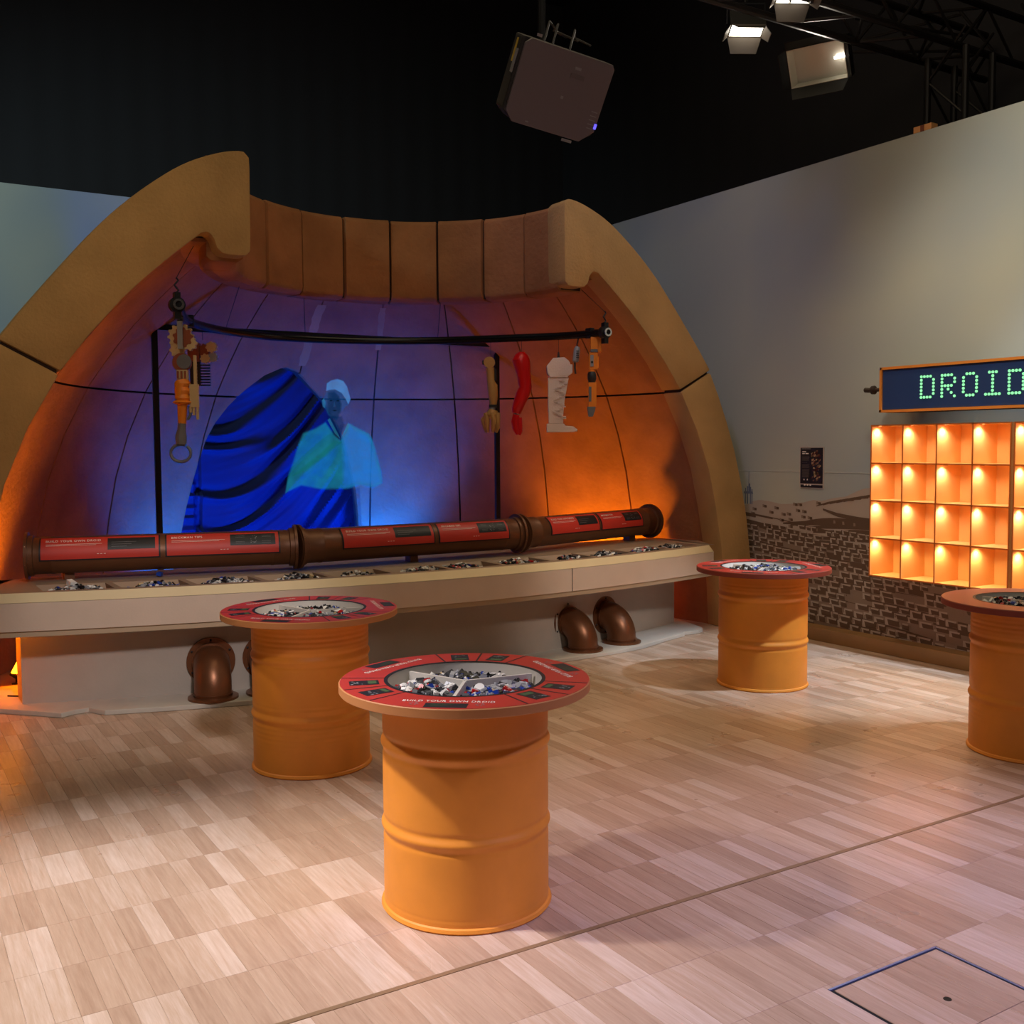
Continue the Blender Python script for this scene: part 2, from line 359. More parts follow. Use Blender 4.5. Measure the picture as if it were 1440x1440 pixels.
HX0, HX1, HY0, HY1 = 2.324, 2.80, 1.50, 2.005
def floor_planks():
    r = random.Random(11); strips = []
    nx = int((6.46+1.4)/SW)
    i = 0; block = 0; off = 0
    for i in range(nx):
        if block == 0: block = r.choice([5, 5, 10, 5, 7]); off = r.choice([0, 0, 0, .5, 0])
        block -= 1
        x0 = 6.46-(i+1)*SW; x1 = x0+SW
        for seg in (0, 1):
            ylo, yhi = (1.1, 2.683) if seg == 0 else (2.703, 7.4)
            k = 0
            y = 2.683 if seg == 0 else 2.703
            sgn = -1 if seg == 0 else 1
            first = True
            while (y > ylo if sgn < 0 else y < yhi):
                L = SL*(.5 if (first and off) else 1); first = False
                y2 = y+sgn*L; a, b = min(y, y2), max(y, y2); y = y2
                if a < HY1+.0 and b > HY0 and x1 > HX0 and x0 < HX1:
                    if x0 < HX0-.002:
                        strips.append((x0, a, HX0-.005, b, r.random())); x0_ = HX0-.005
                    else: x0_ = x0
                    if b > HY1+.014 and a < HY1:
                        strips.append((x0_, HY1+.009, x1, b, r.random())); continue
                    if x0 < HX0-.002: continue
                    if x1 > HX1+.012 and x0 < HX1: strips.append((HX1+.012, a, x1, b, r.random())); continue
                    elif b <= HY1+.02: continue
                strips.append((x0, a, x1, b, r.random()))
    def vis(s):
        c = Vector(((s[0]+s[2])/2, (s[1]+s[3])/2, -1.585)); d = c.dot(F)
        if d < .3: return None
        u, v = 1464*c.dot(R2)/d, -1464*c.dot(U2)/d
        return d if (abs(u) < 722 and abs(v) < 722) else None
    v = sorted([(vis(s), k) for k, s in enumerate(strips) if vis(s)])[:300]; near = {k for _, k in v}
    gap = .0002; cache = {}
    mb = MB(); tones = []
    for k, (x0, a, x1, b, t) in enumerate(strips):
        if k in near:
            key = (round(x1-x0, 4), round(b-a, 4), int(t*9))
            if key not in cache:
                me = bpy.data.meshes.new('floor_plank'); w_, l_ = key[0], key[1]
                me.from_pydata(*[q if j != 1 else [] for j, q in enumerate([strip_geo(-w_/2+gap, -l_/2+gap, w_/2-gap, l_/2-gap)[0], 0, strip_geo(0, 0, 1, 1)[1]])])
                me.materials.append(oak); set_tone(me, (int(t*9)+.5)/9); cache[key] = me
            o = bpy.data.objects.new('floor_plank', cache[key]); o.location = ((x0+x1)/2, (a+b)/2, r.uniform(-.0003, .0002)); o.parent = fl; COL.objects.link(o)
        else:
            vs, fs = strip_geo(x0+gap, a+gap, x1-gap, b-gap, r.uniform(-.0003, .0002)); mb.add(vs, fs); tones += [(t, t*.37 % 1, t*.71 % 1, 1)]*(4*len(fs))
    me = bpy.data.meshes.new('floor_planks'); me.from_pydata(mb.v, [], mb.f); me.materials.append(oak)
    set_tone(me, [c for q in tones for c in q]); o = bpy.data.objects.new('floor_planks', me); o.parent = fl; o['kind'] = 'stuff'; COL.objects.link(o)
floor_planks()
MB().box(-1.4, 2.684, -.003, 6.46, 2.702, .001).build('expansion_strip', mat('strip_metal', (150, 122, 92), .4, .3), fl)
# floor hatch
ht = thing('floor_hatch', 'small square floor hatch with steel edge in the right foreground', 'floor hatch', ((HX0+HX1)/2, (HY0+HY1)/2, 0))
steel = mat('hatch_steel_glint', (150, 165, 225), .3, .8)  # blue reflection put into the steel colour
MB().box(HX0-.004, HY1+.001, -.003, HX1+.008, HY1+.008, .0015).box(HX1, HY0, -.003, HX1+.008, HY1+.001, .0015).build('steel_edge', steel, ht)
MB().box(HX0-.005, HY0, -.0034, HX1-.001, HY1-.001, -.0015).build('hatch_gap', blkp, ht)
x = HX0+.006; k = 0
while x < HX1-.01:
    x2 = min(x+SW, HX1-.006)
    for (ya, yb) in ((HY1-.006-SL, HY1-.006), (HY0, HY1-.008-SL)):
        if k == 3 and yb > 1.9: yb = yb
        vs, fs = strip_geo(x+.0006, ya, x2-.0006, yb); o = MB().add([(a, b, c+.0008) for a, b, c in vs], fs).build('hatch_plank', oak, ht); set_tone(o.data, rnd.random()); k += 1
    x = x2
MB().lathe([(0, .0022), (.011, .0022), (.012, .0008)], (2.565, 1.795, 0), 16).build('finger_hole', blk, ht)

# ------------------------------------------------------------------ domed alcove
DC = Vector((3.36, 6.7, 0))
ZS = [0, .35, .69, 1.03, 1.37, 1.70, 2.03, 2.26, 2.48, 2.71, 2.93]
RI = [2.90, 2.88, 2.84, 2.775, 2.69, 2.555, 2.37, 2.20, 2.01, 1.77, 1.50]
def ri(z):
    for i in range(len(ZS)-1):
        if z <= ZS[i+1]: t = (z-ZS[i])/(ZS[i+1]-ZS[i]); return RI[i]*(1-t)+RI[i+1]*t
    return RI[-1]
ZO = [0, .58, 1.24, 1.92, 2.24, 2.72, 2.90, 3.19, 3.32, 3.40, 3.44]
RO = [3.225, 3.20, 3.07, 2.80, 2.66, 2.25, 2.14, 1.77, 1.60, 1.44, 1.22]
def ro(z):
    for i in range(len(ZO)-1):
        if z <= ZO[i+1]: t = (z-ZO[i])/(ZO[i+1]-ZO[i]); return RO[i]*(1-t)+RO[i+1]*t
    return RO[-1]
dome = thing('domed_alcove', 'tall sandy plaster domed alcove with arched rim behind the counter', 'alcove', DC)
# rim faces (cut ends of the shell), two stones a side
JR0, JZ0, JR1, JZ1 = 2.37, 2.03, 2.70, 2.20
def cr_smooth(P, n=3):
    # rounds the polygon a little (keeps the joint corners)
    out = []
    N = len(P)
    for i in range(N):
        a, b, c, d = P[i-1], P[i], P[(i+1) % N], P[(i+2) % N]
        for k in range(n if hypot(c[0]-b[0], c[1]-b[1]) > .05 and i not in (N-1, N-2, 0, 1) else 1):
            t = k/n; out.append(tuple(.5*((2*b[j])+(-a[j]+c[j])*t+(2*a[j]-5*b[j]+4*c[j]-d[j])*t*t+(-a[j]+3*b[j]-3*c[j]+d[j])*t**3) for j in (0, 1)))
    return out
def rim(sign):
    low = [(ri(z), z) for z in [0, .35, .69, 1.03, 1.37, 1.70, 2.015]]+[(JR1, JZ1-.012)]+[(2.80, 1.99), (2.90, 1.76), (2.99, 1.52), (3.07, 1.24), (3.135, .95), (3.185, .6), (3.215, .3), (3.225, 0)]
    up = [(JR0, JZ0+.004), (2.20, 2.26), (2.01, 2.48), (1.77, 2.71), (1.53, 2.915), (1.49, 2.925), (1.46, 2.90), (1.435, 2.83), (1.40, 2.80), (1.25, 2.80), (1.22, 2.83), (1.215, 3.15), (1.215, 3.42), (1.25, 3.455), (1.36, 3.44), (1.50, 3.39), (1.64, 3.32), (1.79, 3.215), (1.96, 3.075), (2.12, 2.92), (2.28, 2.735), (2.44, 2.54), (2.58, 2.365), (JR1, JZ1+.006)]
    for pts in (low, cr_smooth(up)):
        mb = MB().prism([(DC.x+sign*r_, 6.60, z) for r_, z in pts], (0, .24, 0))
        mb.build('rim_stone', plaster2, dome, smooth=True, bevel=.022)
rim(-1); rim(1)
for q in (-1, 1): MB().prism([(DC.x+q*2.39, 6.625, 2.01), (DC.x+q*2.39, 6.625, 2.06), (DC.x+q*2.68, 6.625, 2.21), (DC.x+q*2.68, 6.625, 2.165)], (0, .2, 0)).build('rim_joint', darkjoint, dome)
MB().lathe([(1.45, 2.885), (1.66, 2.885), (1.66, 2.91), (1.45, 2.91)], DC, 60, True, radians(1.2), radians(178.8), True).build('soffit', plaster, dome, smooth=True)
# door outline on the curved back wall (x, z)
DOOR = [(2.20, -.2), (2.26, .4), (2.35, .826), (2.39, 1.047), (2.454, 1.329), (2.534, 1.641), (2.603, 1.795), (2.70, 1.936), (2.843, 2.085), (2.994, 2.209), (3.13, 2.272), (3.194, 2.287), (3.303, 2.255), (3.475, 2.12), (3.603, 2.016), (3.727, 1.869), (3.835, 1.705), (3.924, 1.502), (4.02, 1.226), (4.061, 1.015), (4.095, .746), (4.11, .4), (4.12, -.2)]
def cut_door(o):
    c = MB().prism([(x, 8.3, z) for x, z in DOOR], (0, 1.9, 0)).build('cutter', plaster)
    c.location = -Vector(DC); bpy.context.view_layer.update()
    c.location = (0, 0, 0)
    md = o.modifiers.new('b', 'BOOLEAN'); md.object = c; md.operation = 'DIFFERENCE'; md.solver = 'EXACT'
    bpy.context.view_layer.update()
    dg = bpy.context.evaluated_depsgraph_get(); me = bpy.data.meshes.new_from_object(o.evaluated_get(dg), depsgraph=dg)
    o.modifiers.clear(); old = o.data; o.data = me; me.name = o.name; bpy.data.objects.remove(c)
def smooth35(o):
    o.data.polygons.foreach_set('use_smooth', [True]*len(o.data.polygons))
    try: o.data.set_sharp_from_angle(angle=radians(35))
    except Exception: pass
def seg_panel(name, za, zb, ta, tb, mt, off=.03, th=.06, nz=6, nt=8, thick=None):
    zs = [za+(zb-za)*i/nz for i in range(nz+1)]
    prof = [(ri(z)+off, z) for z in zs]+[(ri(z)+off+th, z) for z in reversed(zs)]
    return MB().lathe(prof, DC, nt, True, radians(ta), radians(tb), True).build(name, mt, dome, smooth=True, bevel=0)
core_prof = [(ri(z)+.075, z) for z in ZS[:-1]]+[(1.60, 2.90), (1.48, 2.90), (1.48, 3.40), (1.50, 3.37)]+[(max(ri(z)+.13, min(ro(z)-.02, ri(z)+.13+.25*max(0, z-2)/1.4)), z) for z in [3.30, 3.15, 2.9, 2.7, 2.5, 2.24, 1.92, 1.5, 1.0, .5, 0]]
core = MB().lathe(core_prof, DC, 72, True, radians(1.5), radians(178.5), True).build('dome_shell', darkjoint, dome, smooth=True)
cut_door(core); smooth35(core)
outer = None
SG = [1+18*k for k in range(-0, 11)]
g_ = .22
for k in range(10):
    ta, tb = 1+18*k, 19+18*k
    if k == 9: tb = 179
    for za, zb in ((0, 2.015), (2.030, 2.90)):
        gg = .16
        o = seg_panel('wall_panel', za, zb, ta+gg, tb-gg, plaster, nt=10)
        if za == 0 and ta < 125 and tb > 60 or (za > 0 and ta < 115 and tb > 65): cut_door(o); smooth35(o)
    # lintel ring block
    jig = [0, .012, -.008, .01, -.012, .008, -.006, .012, 0, 0][k]
    zt = 3.43
    g2 = .45
    pr = [(1.235+jig, 2.80), (1.225+jig, 2.83), (1.225+jig, zt-.03), (1.25+jig, zt), (1.46, zt), (1.47, 2.80), (1.44, 2.775), (1.27+jig, 2.775)]
    MB().lathe(pr, DC, 8, True, radians(ta+g2), radians((tb-g2) if k < 6 else (tb if k < 9 else 179)), True).build('ring_block', plaster, dome, smooth=True, bevel=.006)
MB().lathe([(1.27, 2.79), (1.27, zt-.015), (1.45, zt-.015), (1.45, 2.79)], DC, 60, True, radians(1.2), radians(178.8), True).build('ring_core', darkjoint, dome, smooth=True)
# rough patched seams above the doorway
def patch(deg, z0, z1, w0):
    mb = MB(); n = 14; r = random.Random(int(deg)); ls = []; rs_ = []
    for i in range(n+1):
        z = z0+(z1-z0)*i/n; R_ = ri(z)+.024
        for lst, sg in ((ls, -1), (rs_, 1)):
            q = radians(deg)+sg*(w0/2*(1+.25*r.uniform(-1, 1)))/R_; lst.append(DC+Vector((R_*cos(q), R_*sin(q), z)))
    mb.add(ls+rs_, [(i, i+1, n+2+i, n+1+i) for i in range(n)]); return mb.build('plaster_patch', plaster2, dome, smooth=True)
patch(91, 2.30, 2.78, .075); patch(73, 2.45, 2.78, .05)

# drape behind the doorway
def drape():
    mb = MB(); nx, nz = 110, 200; x0, x1, z0, z1 = 2.12, 4.45, .02, 2.55; vs = []
    from mathutils import noise
    for j in range(nz+1):
        z = z0+(z1-z0)*j/nz
        for i in range(nx+1):
            x_ = x0+(x1-x0)*i/nx; u = x_-2.65
            swoop = .55*max(0, u)**2-.10*u if u > 0 else -.05*u
            ph = (z-swoop)*21+5.2*noise.noise(Vector((x_*1.1, (z-swoop)*3, 0)))+.9*noise.noise(Vector((x_*2, (z-swoop)*9, 4)))
            amp = .052*(.6+.9*noise.noise(Vector((x_*.8, (z-swoop)*2.6, 9))))
            if x_ < 2.62: ph = z*60+1.5*noise.noise(Vector((x_*3, z*8, 2))); amp = .012
            y = 9.82+amp*(sin(ph)+.35*sin(2*ph+.6))+.007*sin((z-swoop)*85+4*noise.noise(Vector((x_*1.5, z*2, 6))))*(.4+noise.noise(Vector((x_, z, 12))))
            if abs(x_-2.63) < .03: y += .03
            vs.append((x_, y, z))
    mb.add(vs, [(j*(nx+1)+i, j*(nx+1)+i+1, (j+1)*(nx+1)+i+1, (j+1)*(nx+1)+i) for j in range(nz) for i in range(nx)])
    return mb.build('stage_drape', fabric, smooth=True, weld=False)
dr = drape(); tag(dr, 'deep blue swagged drape hanging behind the pointed doorway', 'drape')
dr.data.polygons.foreach_set('use_smooth', [True]*len(dr.data.polygons))

# ------------------------------------------------------------------ counter
def yt(x): d = x-3.36; return 6.185+.057*d*d-.022*d
def yb(x): d = x-3.36; return 6.425+.073*d*d+.01*d
ct = thing('curved_counter', 'long curved cream build counter with recessed bins in front of the dome', 'counter', (3.36, 6.9, 0))
XA, XB = .50, 6.03
def slab(xs, fy, yback, za, zb):
    mb = MB(); n = len(xs); vs = []
    for z in (za, zb):
        for x in xs: vs.append((x, fy(x), z))
        for x in xs: vs.append((x, yback(x), z))
    fs = []
    for i in range(n-1):
        fs += [(i, i+1, n+i+1, n+i), (2*n+i, 3*n+i, 3*n+i+1, 2*n+i+1), (i, 2*n+i, 2*n+i+1, i+1), (n+i, n+i+1, 3*n+i+1, 3*n+i)]
    fs += [(0, n, 3*n, 2*n), (n-1, 3*n-1, 4*n-1, 2*n-1)][:2]
    return mb.add(vs, fs)
xs = [XA+(XB-XA)*i/36 for i in range(37)]
# plinth with worn wavy edge
pl = [(.30, 7.5), (.2, 6.9), (.40, 6.86), (.626, 6.84), (.80, 6.66), (.92, 6.526), (1.0, 6.57), (1.08, 6.578), (1.12, 6.50), (1.15, 6.454), (1.5, 6.34), (1.943, 6.22), (2.6, 6.15), (3.3, 6.12), (3.9, 6.15), (4.294, 6.20), (4.75, 6.22), (5.064, 6.27), (5.178, 6.312), (5.45, 6.42), (5.70, 6.50), (5.72, 6.545), (5.80, 6.53), (5.893, 6.539), (5.96, 6.57), (6.00, 6.62), (6.03, 6.72), (6.08, 6.916), (6.1, 7.3)]
MB().prism([(a, b, .001) for a, b in pl], (0, 0, .029)).build('plinth', mat('plinth_paint', (196, 190, 178), .6, bump=.06, bscale=40, var=.05), ct, bevel=.004)
bx = [.755+(5.97-.755)*i/30 for i in range(31)]
slab(bx, yb, lambda x: 7.12+.02*(x-3.36)**2*0, .03, .50).build('base_panel', greyp, ct, smooth=True)
# fascia: chamfer, face, stepped lip -- lofted along the front and round both ends
path = [(XA+.20, 7.36), (XA+.05, 7.05), (XA, yt(XA)+.02)]
path = [(.78, 7.36), (.62, 7.08), (.50, 6.78)]+[(x, yt(x)) for x in [XA+.12+(XB-XA-.17)*i/34 for i in range(35)]]+[(6.04, 6.60), (6.20, 6.90), (6.02, 7.33)]
def offs(path, d):
    out = []
    for i, (x, y) in enumerate(path):
        a = Vector(path[max(i-1, 0)]); b = Vector(path[min(i+1, len(path)-1)]); t = (b-a).normalized(); nrm = Vector((t.y, -t.x)); out.append((x+nrm.x*d, y+nrm.y*d))
    return out
def loft(path, prof, name, mt, par, closed=False, smooth=True):
    mb = MB(); rows = [[(x, y, z) for x, y in offs(path, d)] for d, z in prof]; n = len(path); vs = [p for r_ in rows for p in r_]
    fs = [(j*n+i, j*n+i+1, (j+1)*n+i+1, (j+1)*n+i) for j in range(len(prof)-1) for i in range(n-1)]
    if closed: fs += [((len(prof)-1)*n+i, (len(prof)-1)*n+i+1, i+1, i) for i in range(n-1)]; fs += [tuple(j*n for j in range(len(prof))), tuple(j*n+n-1 for j in reversed(range(len(prof))))]
    return mb.add(vs, fs).build(name, mt, par, smooth=smooth)
loft(path, [(-.04, .735), (0, .742), (.04, .690), (.012, .690), (-.04, .70)], 'bevelled_edge', mat('cream_edge', (222, 202, 160), .55, var=.03), ct, True)
loft(path, [(.041, .688), (.041, .522), (.0, .522), (-.03, .6), (-.03, .688)], 'fascia', cream, ct, True)
loft(path, [(.028, .520), (.028, .487), (-.05, .487), (-.05, .520)], 'lower_lip', mat('lip_paint', (186, 164, 134), .6), ct, True)
# seams in the fascia
for x in (4.34,):
    y = yt(x)-.0425
    MB().box(x-.002, y-.0015, .523, x+.002, y+.01, .69).build('fascia_seam', darkjoint, ct)
# top board with bins
NB = 12
def yk(x): return 7.34 if x > 1 and x < 6 else 7.34
bin_x = [(.86+.425*i, .86+.425*i+.385) for i in range(NB)]
top = MB(); zt_ = .742; BD = .052
def ybf(x): return yt(x)+.075
def ybb(x): return yt(x)+.075+.30
def quad(mb, a, b, c, d): mb.add([a, b, c, d], [(0, 1, 2, 3)])
edges = [.62]+[e for b in bin_x for e in b]+[6.06]
def strips_top(xa, xb, fa, fb):
    n = max(2, int((xb-xa)/.12))
    for i in range(n):
        p, q = xa+(xb-xa)*i/n, xa+(xb-xa)*(i+1)/n
        top.add([(p, fa(p), zt_), (q, fa(q), zt_), (q, fb(q), zt_), (p, fb(p), zt_)], [(0, 1, 2, 3)])
fr = lambda x: yt(x)+.0
bk = lambda x: 7.36
strips_top(.62, 6.06, fr, ybf); strips_top(.70, 6.06, ybb, bk)
top.add([(.50, 6.78, zt_), (.62, yt(.62), zt_), (.62, ybb(.62), zt_), (.70, ybb(.70), zt_), (.70, 7.36, zt_), (.78, 7.36, zt_), (.62, 7.08, zt_)], [(0, 1, 2, 3, 4, 5, 6)])
top.add([(6.06, 6.60, zt_), (6.20, 6.90, zt_), (6.02, 7.33, zt_), (6.02, 6.9, zt_), (6.03, yt(6.03), zt_)], [(0, 1, 2, 3, 4)])
cur = .62
for (a, b) in bin_x: strips_top(cur, a, ybf, ybb); cur = b
strips_top(cur, 6.06, ybf, ybb)
top.build('counter_top', topg, ct)
bn = MB()
for (a, b) in bin_x:
    n = 4
    for i in range(n):
        p, q = a+(b-a)*i/n, a+(b-a)*(i+1)/n; z0 = zt_-BD
        bn.add([(p, ybf(p), zt_), (q, ybf(q), zt_), (q, ybf(q)+.02, z0), (p, ybf(p)+.02, z0)], [(0, 1, 2, 3)])
        bn.add([(p, ybb(p), zt_), (q, ybb(q), zt_), (q, ybb(q)-.05, z0), (p, ybb(p)-.05, z0)], [(3, 2, 1, 0)])
        bn.add([(p, ybf(p)+.02, z0), (q, ybf(q)+.02, z0), (q, ybb(q)-.05, z0), (p, ybb(p)-.05, z0)], [(0, 1, 2, 3)])
    for x_ in (a, b): bn.add([(x_, ybf(x_), zt_), (x_, ybb(x_), zt_), (x_, ybb(x_)-.05, zt_-BD), (x_, ybf(x_)+.02, zt_-BD)], [(0, 1, 2, 3)])
bn.build('bin_trays', mat('bin_tray', (158, 134, 112), .6), ct, weld=False)

# ------------------------------------------------------------------ loose toy bricks
PC = [mat('brick_black', (18, 18, 20), .35), mat('brick_dark_grey', (72, 74, 78), .35), mat('brick_light_grey', (150, 152, 156), .35), mat('brick_white', (232, 230, 224), .35), mat('brick_blue', (24, 62, 160), .35), mat('brick_red', (176, 22, 24), .35), mat('brick_tan', (196, 170, 122), .4)]
CN_ = ['black', 'dark grey', 'light grey', 'white', 'blue', 'red', 'tan']
def rot(r): return Matrix.Rotation(r.uniform(0, 2*pi), 3, 'Z')@Matrix.Rotation(r.uniform(-.9, .9), 3, 'X')@Matrix.Rotation(r.uniform(-.5, .5), 3, 'Y')
def brick(mb, c, R_, l, w_, h, kind, studs=True):
    c = Vector(c); a, b, d = R_@Vector((l/2, 0, 0)), R_@Vector((0, w_/2, 0)), R_@Vector((0, 0, h/2))
    if kind == 0:
        mb.obox(c, a, b, d)
        if studs:
            for i in range(2):
                cc = c+a*(i-.5)+d; mb.tube([cc, cc+d.normalized()*.0025], w_*.30, 6)
    elif kind == 1:   # slope
        vs = [c-a-b-d, c+a-b-d, c+a+b-d, c-a+b-d, c-a-b+d, c-b*1+d*1-a*.1, c+b-a*.1+d, c-a+b+d]
        mb.add(vs, [(0, 1, 2, 3), (4, 5, 6, 7), (0, 1, 5, 4), (1, 2, 6, 5), (2, 3, 7, 6), (3, 0, 4, 7)])
    elif kind == 2:   # wheel / round
        mb.tube([c-d, c+d], l*.42, 10)
    else:             # bar
        mb.tube([c-a*1.3, c+a*1.3], h*.35, 6)
def pile(name, inside, x0, x1, y0, y1, zb, zh, n, seed, parent=None, wts=(5, 4, 4, 4, 2, 1.6, .5), size=1.):
    r = random.Random(seed); mb = MB(); k = 0
    while k < n:
        x_, y_ = r.uniform(x0, x1), r.uniform(y0, y1)
        h = inside(x_, y_)
        if h is None: continue
        k += 1; mb.m = r.choices(range(7), wts)[0]
        z_ = zb+.006+h*zh*r.uniform(.3, 1)
        brick(mb, (x_, y_, z_), rot(r), r.choice([.016, .024, .032])*size, r.choice([.010, .016])*size, r.choice([.006, .010, .012])*size, r.choice([0, 0, 0, 1, 1, 2, 3]), True)
    o = mb.build(name, PC, parent, weld=False); return o
rb = random.Random(5)
spots = {1: (.55, .12, 120), 2: (.5, .14, 130), 3: (.5, .17, 60)}
for i, (a, b) in enumerate(bin_x):
    cx_ = rb.uniform(a+.12, b-.12); wd = [.16, .15, .17, .17, .12, .17, .18, .19, .10, .15, .18, .14][i]; n = [90, 70, 110, 100, 40, 70, 150, 160, 50, 90, 120, 60][i]
    wts = [(5, 4, 3, 5, 1, .3, .3), (6, 3, 3, 3, 3, 0, .3), (6, 4, 3, 3, 2, 0, .3), (7, 4, 3, 4, 0, 0, .3), (5, 2, 3, 3, 1, 0, .5), (6, 3, 3, 4, 0, .3, .3), (5, 3, 2, 3, .3, 3, .3), (5, 3, 2, 4, .5, 3, .3), (6, 3, 2, 2, 0, .2, .3), (6, 3, 3, 3, .5, 0, .3), (5, 3, 3, 4, .5, 1.5, .3), (4, 3, 3, 5, 0, 2, .3)][i]
    def ins(x_, y_, cx_=cx_, wd=wd, a=a, b=b):
        if not (a+.03 < x_ < b-.03 and ybf(x_)+.05 < y_ < ybb(x_)-.075): return None
        d = abs(x_-cx_)/wd; return max(0, 1-d*d*.8) if d < 1 else None
    p = pile('loose_bricks', ins, a, b, ybf(a)-.2, ybb(b)+.2, zt_-BD, .054, int(n*1.6), 40+i, wts=wts, size=1.2)
    tag(p, 'heap of loose toy bricks in the counter bin, %s bin from the left' % ['first', 'second', 'third', 'fourth', 'fifth', 'sixth', 'seventh', 'eighth', 'ninth', 'tenth', 'eleventh', 'twelfth'][i], 'toy bricks', 'brick heaps in the counter bins', 'stuff')
# a few larger bricks lying on top
def single(x_, y_, z_, l, w_, h, c, ang, label, kind=0):
    mb = MB(); R_ = Matrix.Rotation(ang, 3, 'Z')@Matrix.Rotation(.25, 3, 'X')
    brick(mb, (x_, y_, z_), R_, l, w_, h, kind); o = mb.build('toy_brick', PC[c], origin=(x_, y_, z_-h/2)); tag(o, label, 'toy brick'); return o
single(1.06, 6.82, .758, .075, .055, .035, 3, .3, 'large white brick on top of the leftmost heap on the counter', 1)
single(1.60, 6.95, .762, .045, .03, .02, 4, 1.0, 'dark blue brick standing behind the second counter bin')


# ------------------------------------------------------------------ big pipe with instruction panels
PT = [Vector((.836, 7.195, .905)), Vector((2.474, 6.79, .905)), Vector((4.271, 6.81, .905)), Vector((5.944, 7.25, .905))]
pipe = thing('bronze_pipe', 'fat brown painted pipe of three flanged lengths lying along the counter', 'pipe', (3.36, 7.0, .742))
PR = .118
def ring_on(mb, p, ax, r0, r1, t, n=32):
    u = ax.cross(Vector((0, 0, 1))).normalized(); w_ = ax.cross(u); vs = []
    for s_, r_ in ((-t/2, r0), (-t/2, r1), (t/2, r1), (t/2, r0)):
        for k in range(n): q = 2*pi*k/n; vs.append(p+ax*s_+(u*cos(q)+w_*sin(q))*r_)
    mb.add(vs, [(j*n+k, j*n+(k+1) % n, ((j+1) % 4)*n+(k+1) % n, ((j+1) % 4)*n+k) for j in range(4) for k in range(n)])
